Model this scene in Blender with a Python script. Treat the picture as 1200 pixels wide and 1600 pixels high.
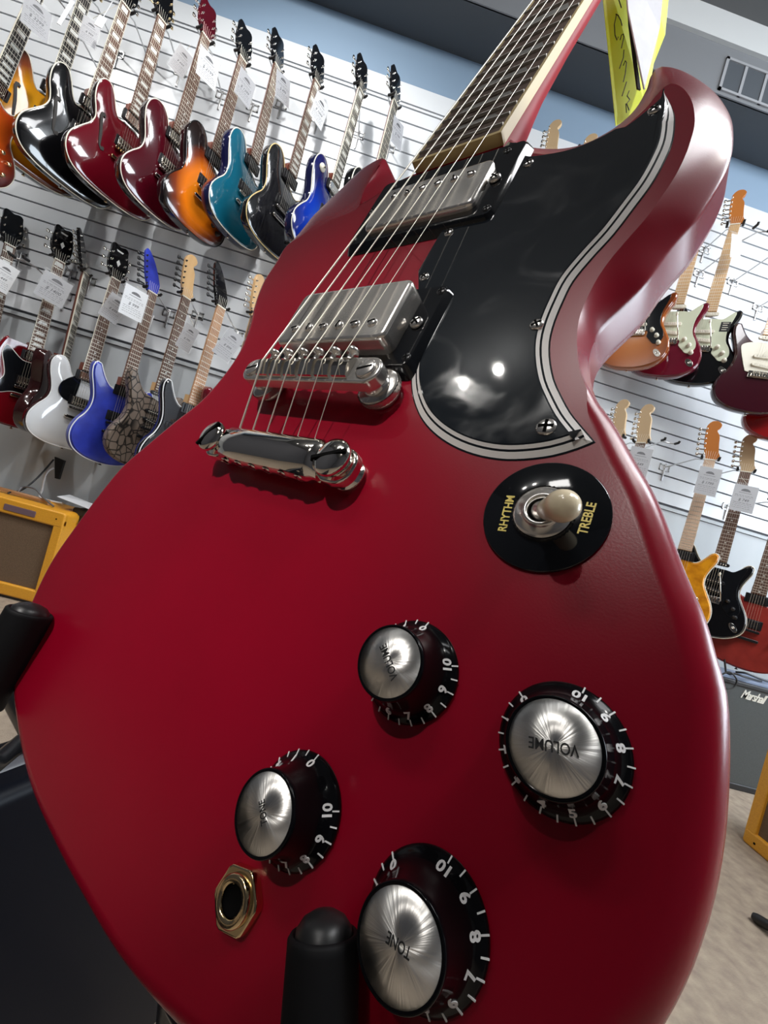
import bpy, math, random
from math import sin, cos, pi, radians as rad, sqrt
from mathutils import Vector, Matrix
random.seed(7)
for o in list(bpy.data.objects): bpy.data.objects.remove(o)
SC = bpy.context.scene
COL = SC.collection

# ------------------------------------------------------------------ camera
F = 658.96                      # focal length in pixels of the 1200x1600 frame
RHO, PSI, CAMH = rad(15.9), rad(4.0), 0.80
Xc = Vector((cos(RHO), sin(RHO), 0)); Uc = Vector((sin(RHO), -cos(RHO), 0)); Fc = Vector((0, 0, 1))
XW = Xc*cos(PSI)+Fc*sin(PSI); YW = Fc*cos(PSI)-Xc*sin(PSI); ZW = Uc
MCW = Matrix((XW, YW, ZW))      # lens axes (x right, y down, z forward) -> world
CAMP = Vector((0, 0, CAMH))
cam = bpy.data.objects.new('camera', bpy.data.cameras.new('camera')); COL.objects.link(cam)
cam.data.sensor_fit = 'HORIZONTAL'; cam.data.sensor_width = 36; cam.data.lens = F/1200*36
cam.data.clip_start = 0.01
m = (MCW @ Matrix(((1, 0, 0), (0, -1, 0), (0, 0, -1)))).to_4x4(); m.translation = CAMP
cam.matrix_world = m; SC.camera = cam

# ------------------------------------------------------------------ light and exposure
SC.view_settings.view_transform = 'Standard'; SC.view_settings.look = 'None'
SC.view_settings.gamma = 1; SC.view_settings.use_curve_mapping = False
SC.view_settings.exposure = 0.0
W = bpy.data.worlds.new('room_air'); SC.world = W; W.use_nodes = True
W.node_tree.nodes['Background'].inputs[0].default_value = (0.80, 0.88, 1.0, 1)
W.node_tree.nodes['Background'].inputs[1].default_value = 0.16

def light(name, kind, loc, power, color=(1, 1, 1), size=0.1, sy=None, aim=None):
    l = bpy.data.lights.new(name, kind); l.energy = power; l.color = color
    if kind == 'AREA':
        l.size = size
        if sy: l.shape = 'RECTANGLE'; l.size_y = sy
    else: l.shadow_soft_size = size
    o = bpy.data.objects.new(name, l); COL.objects.link(o); o.location = loc
    if aim is not None:
        o.rotation_euler = (Vector(aim)-Vector(loc)).to_track_quat('-Z', 'Y').to_euler()
    return o
light('ceiling_panel_light', 'AREA', (0.95, 0.0, 3.50), 42, (0.97, 0.98, 1), 1.3, 0.9, (-0.2, 0.5, 0))
light('ceiling_panel_light', 'AREA', (2.3, 0.6, 3.50), 100, (0.90, 0.95, 1), 1.2, 1.2, (1.9, 2.0, 0.6))
light('ceiling_panel_light', 'AREA', (-1.4, -0.4, 3.50), 20, (1, 0.98, 0.95), 0.6, 0.6, (-1.0, 2.0, 1.5))
# added spot, no fixture: soft pool of light on the red guitar's front
sp = light('added_spot', 'SPOT', (-1.7, -1.6, 3.35), 330, (1, 0.96, 0.92), 0.04, None, (-0.080, 0.215, 0.81)); sp.data.spot_size = rad(6.8); sp.data.spot_blend = 1.0
# added spots that brighten the back wall and spare the guitar
for p, q, e, a in (((-2.6, 0.7, 3.35), (-1.7, 2.2, 1.3), 100, 95), ((-0.9, 0.9, 3.35), (-0.7, 2.2, 1.9), 95, 95)):
    wsp = light('added_wall_spot', 'SPOT', p, e, (1, 0.985, 0.96), 0.05, None, q); wsp.data.spot_size = rad(a); wsp.data.spot_blend = .7
# second added spot, brightening the headstock end: horn, neck and hanging tags
sp = light('added_spot', 'SPOT', (-0.15, -2.4, 3.2), 230, (1, 0.98, 0.95), 0.04, None, (0.17, 0.40, 1.36)); sp.data.spot_size = rad(11); sp.data.spot_blend = 0.8
for p, e in (((-2.25, 0.02, 3.36), 10), ((-1.92, -0.08, 3.36), 10), ((0.7, -0.7, 3.3), 16), ((1.5, 0.0, 3.3), 26)):
    light('track_spot_bulb', 'POINT', p, e, (1, 0.97, 0.92), 0.032)

# ------------------------------------------------------------------ helpers
def ray(u, v):
    return MCW @ Vector(((u-600)/F, (v-800)/F, 1))
def onY(u, v, Y):
    d = ray(u, v); return d*(Y/d.y)+CAMP
def onZ(u, v, Z):
    d = ray(u, v); return d*((Z-CAMH)/d.z)+CAMP
def atd(u, v, depth): return ray(u, v)*depth+CAMP

def node_mat(name):
    m = bpy.data.materials.new(name); m.use_nodes = True
    return m, m.node_tree, m.node_tree.nodes['Principled BSDF']
def mat(name, col, rough=0.5, metal=0.0, coat=0.0, spec=0.5, noise=None, bump=None, emit=0, trans=0, alpha=None, croug=0.05):
    """noise=(scale, colour2, contrast), bump=(scale, strength)"""
    m, nt, b = node_mat(name)
    b.inputs['Base Color'].default_value = (*col, 1); b.inputs['Roughness'].default_value = rough
    b.inputs['Metallic'].default_value = metal; b.inputs['Coat Weight'].default_value = coat
    b.inputs['Coat Roughness'].default_value = croug
    b.inputs['Specular IOR Level'].default_value = spec
    if trans: b.inputs['Transmission Weight'].default_value = trans
    if alpha is not None: b.inputs['Alpha'].default_value = alpha
    if emit:
        b.inputs['Emission Color'].default_value = (*col, 1); b.inputs['Emission Strength'].default_value = emit
    tc = nt.nodes.new('ShaderNodeTexCoord')
    if noise:
        n = nt.nodes.new('ShaderNodeTexNoise'); n.inputs['Scale'].default_value = noise[0]; n.inputs['Detail'].default_value = 6
        r = nt.nodes.new('ShaderNodeMix'); r.data_type = 'RGBA'
        r.inputs[6].default_value = (*col, 1); r.inputs[7].default_value = (*noise[1], 1)
        cr = nt.nodes.new('ShaderNodeMapRange'); c = noise[2] if len(noise) > 2 else 0.2
        cr.inputs[1].default_value = 0.5-c; cr.inputs[2].default_value = 0.5+c
        sc = nt.nodes.new('ShaderNodeMapping')
        if len(noise) > 3: sc.inputs['Scale'].default_value = noise[3]
        nt.links.new(tc.outputs['Object'], sc.inputs[0]); nt.links.new(sc.outputs[0], n.inputs['Vector'])
        nt.links.new(n.outputs[0], cr.inputs[0]); nt.links.new(cr.outputs[0], r.inputs[0]); nt.links.new(r.outputs[2], b.inputs['Base Color'])
    if bump:
        n = nt.nodes.new('ShaderNodeTexNoise'); n.inputs['Scale'].default_value = bump[0]; n.inputs['Detail'].default_value = 4
        bp = nt.nodes.new('ShaderNodeBump'); bp.inputs['Strength'].default_value = bump[1]; bp.inputs['Distance'].default_value = 0.001
        nt.links.new(tc.outputs['Object'], n.inputs['Vector']); nt.links.new(n.outputs[0], bp.inputs['Height']); nt.links.new(bp.outputs[0], b.inputs['Normal'])
    return m
def burst(name, stops, cx=0.0, cy=-0.06, rx=0.19, ry=0.17, rough=0.12):
    """finish sprayed in rings round the bridge: colour by distance from (cx, cy)"""
    m, nt, b = node_mat(name)
    tc = nt.nodes.new('ShaderNodeTexCoord'); mp = nt.nodes.new('ShaderNodeMapping')
    mp.inputs['Location'].default_value = (-cx/rx, -cy/ry, 0); mp.inputs['Scale'].default_value = (1/rx, 1/ry, 0)
    ln = nt.nodes.new('ShaderNodeVectorMath'); ln.operation = 'LENGTH'
    r = nt.nodes.new('ShaderNodeValToRGB')
    while len(r.color_ramp.elements) < len(stops): r.color_ramp.elements.new(0.5)
    for e, (p, c) in zip(r.color_ramp.elements, stops): e.position = p; e.color = (*c, 1)
    nt.links.new(tc.outputs['Object'], mp.inputs[0]); nt.links.new(mp.outputs[0], ln.inputs[0])
    nt.links.new(ln.outputs['Value'], r.inputs[0]); nt.links.new(r.outputs[0], b.inputs['Base Color'])
    b.inputs['Roughness'].default_value = rough; b.inputs['Coat Weight'].default_value = 0.8; b.inputs['Coat Roughness'].default_value = 0.03
    return m

class MB:
    """collects vertices in millimetres, builds one mesh object in metres"""
    def __init__(s): s.v = []; s.f = []; s.mi = []; s.sm = []
    def add(s, vs, fs, mi=0, smooth=True, M=None):
        b = len(s.v)
        for p in vs:
            p = Vector(p)
            if M is not None: p = M @ p
            s.v.append(p)
        for f in fs:
            s.f.append([i+b for i in f]); s.mi.append(mi); s.sm.append(smooth)
        return s
    def box(s, x0, x1, y0, y1, z0, z1, mi=0, bev=0, M=None):
        if bev <= 0:
            vs = [(x, y, z) for z in (z0, z1) for y in (y0, y1) for x in (x0, x1)]
            return s.add(vs, [(0, 2, 3, 1), (4, 5, 7, 6), (0, 1, 5, 4), (2, 6, 7, 3), (0, 4, 6, 2), (1, 3, 7, 5)], mi, False, M)
        out = rrect(x0, x1, y0, y1, bev*1.6, 4)
        return s.slab(out, z0, z1, bev, mi, M=M)
    def slab(s, out, z0, z1, bev=0, mi=0, capmi=None, M=None, back=True, flat=True):
        """outline extruded z0..z1 with a rounded top edge"""
        n = len(out); rings = []
        if back: rings.append([(x, y, z0) for x, y in out])
        else: rings.append([(x, y, z0) for x, y in out])
        if bev > 0:
            for k in range(4):
                t = k/3*pi/2; ins = bev*(1-cos(t)); o = inset(out, ins)
                rings.append([(x, y, z1-bev+bev*sin(t)) for x, y in o])
        else: rings.append([(x, y, z1) for x, y in out])
        vs = [p for r in rings for p in r]; fs = []
        for r in range(len(rings)-1):
            for i in range(n):
                j = (i+1) % n; fs.append((r*n+i, r*n+j, (r+1)*n+j, (r+1)*n+i))
        s.add(vs, fs, mi, bev > 0, M)
        s.add(rings[-1], [tuple(range(n))], mi if capmi is None else capmi, False, M)
        if back: s.add(rings[0], [tuple(reversed(range(n)))], mi, False, M)
        return s
    def lathe(s, prof, n=32, mi=0, M=None, mis=None, knurl=0):
        """prof [(r, z)] about +z; closes to the axis where r == 0"""
        vs = []; idx = []
        for k, (r, z) in enumerate(prof):
            if r <= 1e-6: idx.append([len(vs)]*n); vs.append((0, 0, z))
            else:
                idx.append(list(range(len(vs), len(vs)+n)))
                for i in range(n):
                    a = 2*pi*i/n; rr = r*(1+(knurl if i % 2 else 0)); vs.append((rr*cos(a), rr*sin(a), z))
        for k in range(len(prof)-1):
            fs = []
            for i in range(n):
                j = (i+1) % n; q = [idx[k][i], idx[k][j], idx[k+1][j], idx[k+1][i]]
                u = []
                for x in q:
                    if x not in u: u.append(x)
                if len(u) > 2: fs.append(tuple(u))
            b = len(s.v)
            # one add per band would duplicate verts: add the verts once
            if k == 0: s.add(vs, [], 0, True, M); s._b = b
            for f in fs:
                s.f.append([i+s._b for i in f]); s.mi.append(mis[k] if mis else mi); s.sm.append(True)
        return s
    def tube(s, pts, r, n=8, mi=0, M=None, caps=True):
        pts = [Vector(p) for p in pts]; rs = r if isinstance(r, (list, tuple)) else [r]*len(pts)
        vs = []; up = None
        for i, p in enumerate(pts):
            t = (pts[min(i+1, len(pts)-1)]-pts[max(i-1, 0)]).normalized()
            if up is None: up = t.orthogonal().normalized()
            up = (up-t*up.dot(t)).normalized(); w = t.cross(up)
            for k in range(n):
                a = 2*pi*k/n; vs.append(p+(up*cos(a)+w*sin(a))*rs[i])
        fs = [(i*n+k, i*n+(k+1) % n, (i+1)*n+(k+1) % n, (i+1)*n+k) for i in range(len(pts)-1) for k in range(n)]
        s.add(vs, fs, mi, True, M)
        if caps:
            s.add(vs[:n], [tuple(reversed(range(n)))], mi, False, M); s.add(vs[-n:], [tuple(range(n))], mi, False, M)
        return s
    def text(s, txt, size, M, mi=0, ext=0.15, bold=0.0, shear=0.0, space=1.0):
        c = bpy.data.curves.new('t', 'FONT'); c.body = txt; c.size = size; c.extrude = ext; c.offset = bold*size; c.shear = shear
        c.align_x = 'CENTER'; c.align_y = 'CENTER'; c.space_character = space; c.resolution_u = 3
        o = bpy.data.objects.new('t', c); me = bpy.data.meshes.new_from_object(o)
        s.add([v.co.copy() for v in me.vertices], [tuple(p.vertices) for p in me.polygons], mi, False, M)
        bpy.data.objects.remove(o); bpy.data.curves.remove(c); bpy.data.meshes.remove(me)
        return s
    def build(s, name, mats, parent=None, M=None):
        me = bpy.data.meshes.new(name)
        me.from_pydata([tuple(p*0.001) for p in s.v], [], s.f)
        for mm in (mats if isinstance(mats, (list, tuple)) else [mats]): me.materials.append(mm)
        me.polygons.foreach_set('material_index', s.mi); me.polygons.foreach_set('use_smooth', s.sm)
        me.validate(); me.update()
        o = bpy.data.objects.new(name, me); COL.objects.link(o)
        if parent: o.parent = parent
        if M is not None: o.matrix_local = M
        return o
def area2(o): return sum(o[i][0]*o[(i+1) % len(o)][1]-o[(i+1) % len(o)][0]*o[i][1] for i in range(len(o)))
def inset(out, d, lim=2.5):
    n = len(out); res = []; sg = 1 if area2(out) > 0 else -1
    ds = d if isinstance(d, (list, tuple)) else [d]*n
    for i in range(n):
        p0, p1, p2 = out[i-1], out[i], out[(i+1) % n]
        e1 = (p1[0]-p0[0], p1[1]-p0[1]); e2 = (p2[0]-p1[0], p2[1]-p1[1])
        l1 = math.hypot(*e1) or 1e-9; l2 = math.hypot(*e2) or 1e-9
        n1 = (-e1[1]/l1*sg, e1[0]/l1*sg); n2 = (-e2[1]/l2*sg, e2[0]/l2*sg)
        b = (n1[0]+n2[0], n1[1]+n2[1]); lb = math.hypot(*b) or 1e-9; b = (b[0]/lb, b[1]/lb)
        k = min(1/max(b[0]*n1[0]+b[1]*n1[1], 1e-3), lim)
        res.append((p1[0]+b[0]*ds[i]*k, p1[1]+b[1]*ds[i]*k))
    return res
def rrect(x0, x1, y0, y1, r, n=4):
    r = min(r, (x1-x0)/2*.98, (y1-y0)/2*.98); o = []
    for cx, cy, a in ((x1-r, y1-r, 0), (x0+r, y1-r, 90), (x0+r, y0+r, 180), (x1-r, y0+r, 270)):
        for k in range(n+1):
            t = rad(a+90*k/n); o.append((cx+r*cos(t), cy+r*sin(t)))
    return o
def circ(cx, cy, r, n=32): return [(cx+r*cos(2*pi*i/n), cy+r*sin(2*pi*i/n)) for i in range(n)]
def spline(P, step=4.0, corners=()):
    """closed Catmull-Rom through rows of numbers, resampled; corner rows stay sharp"""
    n = len(P); out = []
    for i in range(n):
        p0, p1, p2, p3 = P[i-1], P[i], P[(i+1) % n], P[(i+2) % n]
        if i in corners: p0 = p1
        if (i+1) % n in corners: p3 = p2
        k = max(1, int(math.hypot(p2[0]-p1[0], p2[1]-p1[1])/step))
        for j in range(k):
            t = j/k
            out.append(tuple(0.5*((2*b)+(c-a)*t+(2*a-5*b+4*c-d)*t*t+(3*b-a-3*c+d)*t**3) for a, b, c, d in zip(p0, p1, p2, p3)))
    return out
def T(x=0, y=0, z=0): return Matrix.Translation((x, y, z))
def RZ(a): return Matrix.Rotation(rad(a), 4, 'Z')
def RX(a): return Matrix.Rotation(rad(a), 4, 'X')
def RY(a): return Matrix.Rotation(rad(a), 4, 'Y')
def frame(o, x, y, z):
    M = Matrix((x, y, z)).transposed().to_4x4(); M.translation = o; return M
def tag(o, label, cat, group=None):
    o['label'] = label; o['category'] = cat
    if group: o['group'] = group
    return o
def empty(name, M, label, cat, group=None):
    o = bpy.data.objects.new(name, None); o.empty_display_size = 0.02; COL.objects.link(o); o.matrix_world = M
    return tag(o, label, cat, group)
def struct(o): o['kind'] = 'structure'; return o
MM = 1000.0

# ------------------------------------------------------------------ materials
wall_white = mat('painted_slatwall', (0.71, 0.74, 0.77), 0.28, noise=(1.3, (0.60, 0.63, 0.66), .25), coat=.35, croug=.25)
wall_plain = mat('painted_plaster', (0.74, 0.77, 0.80), 0.6, noise=(2.0, (0.68, 0.71, 0.74), .25))
wall_lower = mat('grey_painted_panel', (0.50, 0.53, 0.55), 0.45, noise=(3.0, (0.40, 0.43, 0.45), .25, (1, 1, .3)))
groove_m = mat('slat_groove_shadow', (0.10, 0.10, 0.11), 0.7)
band_blue = mat('shaded_wall_blue', (0.20, 0.29, 0.40), 0.6)  # strip at the wall top: its shade is put into this colour
charcoal = mat('shaded_charcoal', (0.055, 0.065, 0.078), 0.7)  # soffit underside: shade put into the colour; the vent slots share it
midgrey = mat('grey_paint', (0.17, 0.18, 0.195), 0.7)
offwhite = mat('off_white_paint', (0.55, 0.57, 0.58), 0.7)
carpet = mat('beige_carpet', (0.42, 0.34, 0.25), 0.95, noise=(30, (0.27, 0.21, 0.165), .22), bump=(300, 1.6))
chrome = mat('polished_nickel', (0.78, 0.74, 0.68), 0.07, 1.0)
nickel = mat('worn_nickel', (0.86, 0.83, 0.79), 0.22, 0.86, noise=(55, (0.58, 0.56, 0.53), .22))
steel = mat('string_steel', (0.84, 0.80, 0.70), 0.35, 0.65)
fretwire = mat('fret_wire', (0.30, 0.28, 0.26), 0.45, 1.0)
gold = mat('brass', (0.80, 0.62, 0.36), 0.15, 1.0)
goldpaint = mat('gold_paint', (0.90, 0.72, 0.16), 0.4)
blackgloss = mat('black_plastic', (0.006, 0.007, 0.009), 0.07, coat=.2)
blackknob = mat('black_knob_plastic', (0.004, 0.004, 0.005), 0.12, spec=.16)
blacksatin = mat('black_satin_plastic', (0.012, 0.012, 0.014), 0.3)
rubber = mat('black_rubber', (0.012, 0.012, 0.013), 0.38)
rubber_m = mat('black_foam_sleeve', (0.005, 0.005, 0.006), 0.6, spec=.2)
whiteply = mat('white_plastic_ply', (0.80, 0.77, 0.74), 0.35)
white = mat('white_paint', (0.85, 0.85, 0.85), 0.4)
cream = mat('cream_binding', (0.74, 0.56, 0.25), 0.4)
ivory = mat('ivory_plastic', (0.86, 0.74, 0.52), 0.22, coat=.4)
pale = mat('pale_binding', (0.86, 0.82, 0.70), 0.3)
rosewood = mat('rosewood', (0.17, 0.085, 0.055), 0.5, noise=(40, (0.09, 0.045, 0.03), .2, (1, .12, 1)))
rosewood_w = mat('worn_rosewood', (0.165, 0.105, 0.08), 0.6, spec=.25, noise=(60, (0.11, 0.07, 0.055), .22, (1, .1, 1)))
ebony = mat('ebony', (0.018, 0.016, 0.015), 0.35)
maple = mat('maple', (0.72, 0.47, 0.23), 0.3, coat=.4, noise=(30, (0.60, 0.36, 0.16), .25, (1, .15, 1)))
maple_pale = mat('pale_maple', (0.60, 0.43, 0.25), 0.35, coat=.3)
maple_dark = mat('amber_maple', (0.50, 0.17, 0.035), 0.25, coat=.5)
pearl = mat('pearl_inlay', (0.80, 0.81, 0.78), 0.25)
pearl_w = mat('worn_pearl_inlay', (0.30, 0.31, 0.29), 0.4, noise=(70, (0.21, 0.21, 0.20), .2))
mahog = mat('mahogany', (0.20, 0.05, 0.03), 0.3, coat=.4)
cherry = mat('satin_cherry_lacquer', (0.29, 0.0010, 0.016), 0.27, spec=0.40, bump=(1400, 0.025), noise=(14, (0.255, 0.001, 0.0135), .25))
neckred = mat('cherry_neck_lacquer', (0.42, 0.004, 0.018), 0.5, spec=.15)

# ------------------------------------------------------------------ the room
WY = 2.22
mb = MB()
def wbox(mb, x0, x1, y0, y1, z0, z1, mi=0): mb.box(x0*MM, x1*MM, y0*MM, y1*MM, z0*MM, z1*MM, mi)
zb, zt, pitch, gap = 1.262, 2.872, 0.0757, 0.0085
wbox(mb, -3.6, 4.2, WY+.012, WY+.1, zb-.02, zt+.02, 1)
z = zb
while z < zt-0.02:
    z1 = min(z+pitch, zt)
    mb.box(-3600, 4200, WY*MM, (WY+.0125)*MM, (z+gap)*MM, z1*MM, 0); z = z1
wbox(mb, -3.6, 4.2, WY, WY+.1, zt+gap, 2.975, 0)
struct(mb.build('wall_back', [wall_white, groove_m]))
mb = MB(); wbox(mb, -3.6, 4.2, WY+.004, WY+.1, 0, zb-.026, 0); struct(mb.build('wall_back_lower', [wall_lower]))
mb = MB(); wbox(mb, -3.6, 4.2, WY-.006, WY+.05, zb-.024, zb-.006, 0); struct(mb.build('trim_1', [wall_lower]))
mb = MB(); wbox(mb, -3.6, 4.2, WY, WY+.1, 2.975, 3.20, 0); struct(mb.build('wall_back_top', [band_blue]))
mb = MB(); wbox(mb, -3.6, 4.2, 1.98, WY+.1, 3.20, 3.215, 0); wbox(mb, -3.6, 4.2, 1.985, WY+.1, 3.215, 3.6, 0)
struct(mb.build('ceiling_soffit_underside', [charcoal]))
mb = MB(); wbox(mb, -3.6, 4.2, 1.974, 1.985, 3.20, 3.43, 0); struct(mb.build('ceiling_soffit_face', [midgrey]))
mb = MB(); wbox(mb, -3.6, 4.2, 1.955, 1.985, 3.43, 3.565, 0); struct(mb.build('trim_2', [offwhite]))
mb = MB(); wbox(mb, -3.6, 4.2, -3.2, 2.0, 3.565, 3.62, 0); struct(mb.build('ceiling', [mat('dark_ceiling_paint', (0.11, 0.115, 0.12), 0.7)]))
mb = MB(); wbox(mb, -3.6, 4.2, -3.2, WY+.1, -.05, 0, 0); struct(mb.build('floor', [carpet]))
shopwall = mat('dim_shop_wall', (0.07, 0.07, 0.08), 0.8)
mb = MB(); wbox(mb, -3.7, 4.3, -3.3, -3.2, 0, 3.62, 0); struct(mb.build('wall_front', [shopwall]))
mb = MB(); wbox(mb, -3.7, -3.6, -3.2, WY+.1, 0, 3.62, 0); struct(mb.build('wall_left', [shopwall]))
mb = MB(); wbox(mb, 4.2, 4.3, -3.2, WY+.1, 0, 3.62, 0); struct(mb.build('wall_right', [wall_plain]))
# shop window in the right-hand wall, daylight outside
mb = MB(); mb.box(4188, 4199, -650, 1350, 900, 2350, 0); w1 = struct(mb.build('window_1', [mat('daylit_glass', (0.80, 0.90, 1.0), .3, emit=11)]))
mb = MB()
for a_ in ((-700, -650, 850, 2400), (1350, 1400, 850, 2400), (-650, 1350, 850, 900), (-650, 1350, 2350, 2400), (330, 370, 900, 2350)): mb.box(4170, 4200, *a_)
struct(mb.build('window_1_frame', [offwhite]))
# air vent in the soffit face
v = empty('air_vent', T(1.02, 1.974, 3.315), 'grey framed air vent with dark slots set in the grey soffit face', 'vent')
v0 = onY(1135, 90, 1.974); v1 = onY(1128, 143, 1.974)
vx, vz0, vz1 = v0.x, v1.z, v0.z; v.location = (vx, 1.974, (vz0+vz1)/2); hh = (vz1-vz0)/2*MM
mb = MB()
mb.box(0, 420, -8, 0, hh-11, hh); mb.box(0, 420, -8, 0, -hh, -hh+11); mb.box(0, 14, -8, 0, -hh, hh); mb.box(406, 420, -8, 0, -hh, hh)
for k in range(1, 4): mb.box(110*k-7, 110*k+7, -6, 0, -hh, hh)
mb.build('vent_frame', [mat('vent_metal', (0.30, 0.31, 0.33), 0.5)], v)
mb = MB(); mb.box(4, 416, -2, -.5, -hh+3, hh-3); mb.build('dark_slot', [charcoal], v)

# ------------------------------------------------------------------ the big cherry guitar in front
def _rod(r):
    r = Vector(r); t = r.length; return Matrix.Rotation(t, 3, r/t)
RB = _rod((2.59213756, 0.474890518, -0.794797794)); TB = Vector((-28.4152821, -56.2197698, 200.393301))
R3 = MCW @ RB
GM = R3.to_4x4(); GM.translation = CAMP + MCW @ (TB*0.001)
CB = -(RB.transposed() @ TB)           # lens position in guitar millimetres
def bk(u, v, z=0.0):
    d = RB.transposed() @ Vector(((u-600)/F, (v-800)/F, 1)); k = (z-CB.z)/d.z; p = CB+d*k; return (p.x, p.y)
sg = empty('electric_guitar', GM, 'satin cherry red double-horned solid body electric guitar filling the foreground', 'guitar')

# edge of the body: x, y, width of the bevel, drop of the bevel, 1 = rounded / 0 = flat bevel; some rows carry their own crease point
def eb(u, v, d, u2, v2, z2=0.0, c=.15):
    x, y = bk(u, v, -d); ix, iy = bk(u2, v2, z2); return (x, y, ix, iy, d, c, z2)
HR = [eb(*r) for r in ((797, 217, 2, 798, 225), (817, 227, 4, 818, 236), (847, 232, 6, 848, 241), (880, 232, 7, 880, 239.5), (913, 225, 8, 912, 232), (940, 212, 9, 941, 219), (967, 195, 10, 967, 205), (993, 170, 11, 990, 187),
 (1010, 140, 11, 1010, 168), (1017, 118, 11, 1024, 151), (1024, 107, 11, 1033, 141), (1034, 103.5, 11, 1040, 135), (1047, 104.5, 11, 1047, 131), (1070, 112, 12, 1057, 132), (1100, 130, 12, 1067, 138), (1120, 147, 12, 1075, 147), (1133, 165, 12, 1081, 158), (1142, 184, 12, 1085, 176),
 (1145, 207, 12, 1085, 197), (1143, 237, 12, 1078, 223), (1133, 267, 12, 1070, 245), (1113, 303, 12, 1055, 275), (1087, 343, 12, 1030, 313), (1063, 370, 12, 1010, 340), (1040, 398, 12, 990, 363), (1010, 440, 12, 958, 400), (980, 471, 12, 935, 432), (950, 500, 12, 918, 464), (931, 524, 12, 907, 491), (922, 550, 11, 902, 518),
 (920, 577, 11, 902, 547), (925, 607, 10, 907, 580), (936, 633, 9, 917, 608, 0, .4))]
E = [(124.5, 0, 7, 8, .9), (133, -12, 8, 8, 1), (142, -25, 8, 8, 1), (152, -43.5, 8, 8, 1), (157.5, -53, 8, 8, 1), (161, -61, 8, 8, 1), (164, -68, 8, 8, 1), (165.8, -76, 8, 8, 1), (167.2, -85, 8, 8, 1),
 (168.2, -95, 8, 8, 1), (168.4, -105, 8, 8, 1), (167.8, -113.5, 8, 8, 1), (166.6, -121.5, 8, 8, 1), (164, -131, 8, 8, 1), (157.5, -145, 8, 8, 1), (147, -159, 8, 8, 1), (132, -172.5, 8, 8, 1), (112, -185, 8, 8, 1), (90, -194, 8, 8, 1), (69, -199.3, 7, 7, 1), (44, -203, 6, 6, 1), (15, -204.7, 6, 6, 1), (-8.4, -205.1, 6, 6, 1),
 (-37.7, -204.1, 6, 6, 1), (-64.6, -199.9, 6, 6, 1), (-96, -191.8, 6, 6, 1), (-115, -183, 6, 6, 1), (-131, -169.8, 6, 6, 1), (-143.6, -150.2, 6, 6, 1), (-150, -132, 6, 6, 1), (-150.5, -113, 6, 6, 1), (-148.8, -88, 6, 6, 1), (-144.3, -64.2, 6, 6, 1), (-133.4, -46.8, 6, 6, 1), (-117.8, -25.1, 6, 6, 1), (-104.4, -8.1, 6, 6, 1),
 (-98.8, 10.3, 6, 6, 1), (-98.8, 29, 6, 6, 1), (-105.9, 48.9, 6, 6, 1), (-116.1, 66.9, 6, 6, 1), (-123.4, 82.8, 6, 6, 1), (-127.5, 97, 6, 6, 1), (-129, 112, 7, 6, .9), (-130.5, 131, 7, 7, .8)]
ei = inset([(e[0], e[1]) for e in E], [e[2] for e in E], 1.4)
ei[0] = (E[0][0]-6.5, E[0][1]-2); ei[-1] = (E[-1][0]+7, E[-1][1])
EM = [(e[0], e[1], i_[0], i_[1], e[3], e[4], 0.0) for e, i_ in zip(E, ei)]
HL = [eb(*r) for r in ((485, 345, 7, 492, 358, 0, .7), (500, 327, 8, 512, 347, 0, .5), (518, 309, 9, 532, 338, 0, .3), (535, 292, 9, 552, 330, 0, .2), (548, 279, 9, 562, 320, 0, .2), (561, 267, 9, 566.5, 304, -1.5, .2), (575, 257, 9, 573, 290, -3, .2), (588, 250, 9.5, 583.5, 273.5, -5, .2), (597, 247, 10.5, 592, 258, -8, .3),
 (602, 249, 12, 594, 258, -8.1, .2), (606, 257, 14, 583.5, 273.5, -5, .1), (612, 270, 16, 573, 290, -3, .1), (618, 283, 16, 566.5, 304, -1.5, .1), (626, 298, 15, 562.5, 320.5, 0, .1))]
P7 = HR+EM+HL+[(-45, 178, -46, 168, 5, .1, 0), (-27, 178, -27, 172, 2, .1, 0)]
P = spline(P7, 3.0, (0, len(P7)-1))
n = len(P); TH = 35.0
def lay(fn):
    return [fn(*p) for p in P]
def prof(t):
    def fn(x, y, ix, iy, d, c, iz):
        c = min(max(c, 0), 1); th = t*pi/2; k = (1-c)*t+c*sin(th); zz = iz+(-d-iz)*((1-c)*t+c*(1-cos(th)))
        return (ix+(x-ix)*k, iy+(y-iy)*k, zz)
    return fn
outl = [(p[0], p[1]) for p in P]
def low(ins, z):
    o = inset(outl, ins, 1.4); return [(x, y, z) for x, y in o]
rings = [lay(prof(0)), lay(prof(.05))]+[lay(prof(t)) for t in (.15, .3, .45, .6, .75, .88, .96)]
rings += [[(x, y, -p[4]-.7) for (x, y), p in zip(inset(outl, -.25, 1.2), P)], [(x, y, -p[4]-2.4) for (x, y), p in zip(outl, P)], low(0, -TH+7), low(.9, -TH+3), low(3, -TH+.9), low(5, -TH)]
mb = MB(); vs = [p for r in rings for p in r]; fs = []
for r in range(len(rings)-1):
    for i in range(n): fs.append((r*n+i, (r+1)*n+i, (r+1)*n+(i+1) % n, r*n+(i+1) % n))
mb.add(vs, fs, 0, True)
mb.add([(p[0], p[1], 0) for p in rings[0] if p[2] > -.3], [tuple(range(sum(p[2] > -.3 for p in rings[0])))], 0, False); mb.add(rings[-1], [tuple(reversed(range(n)))], 0, False)
mb.build('body', [cherry], sg)

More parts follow.
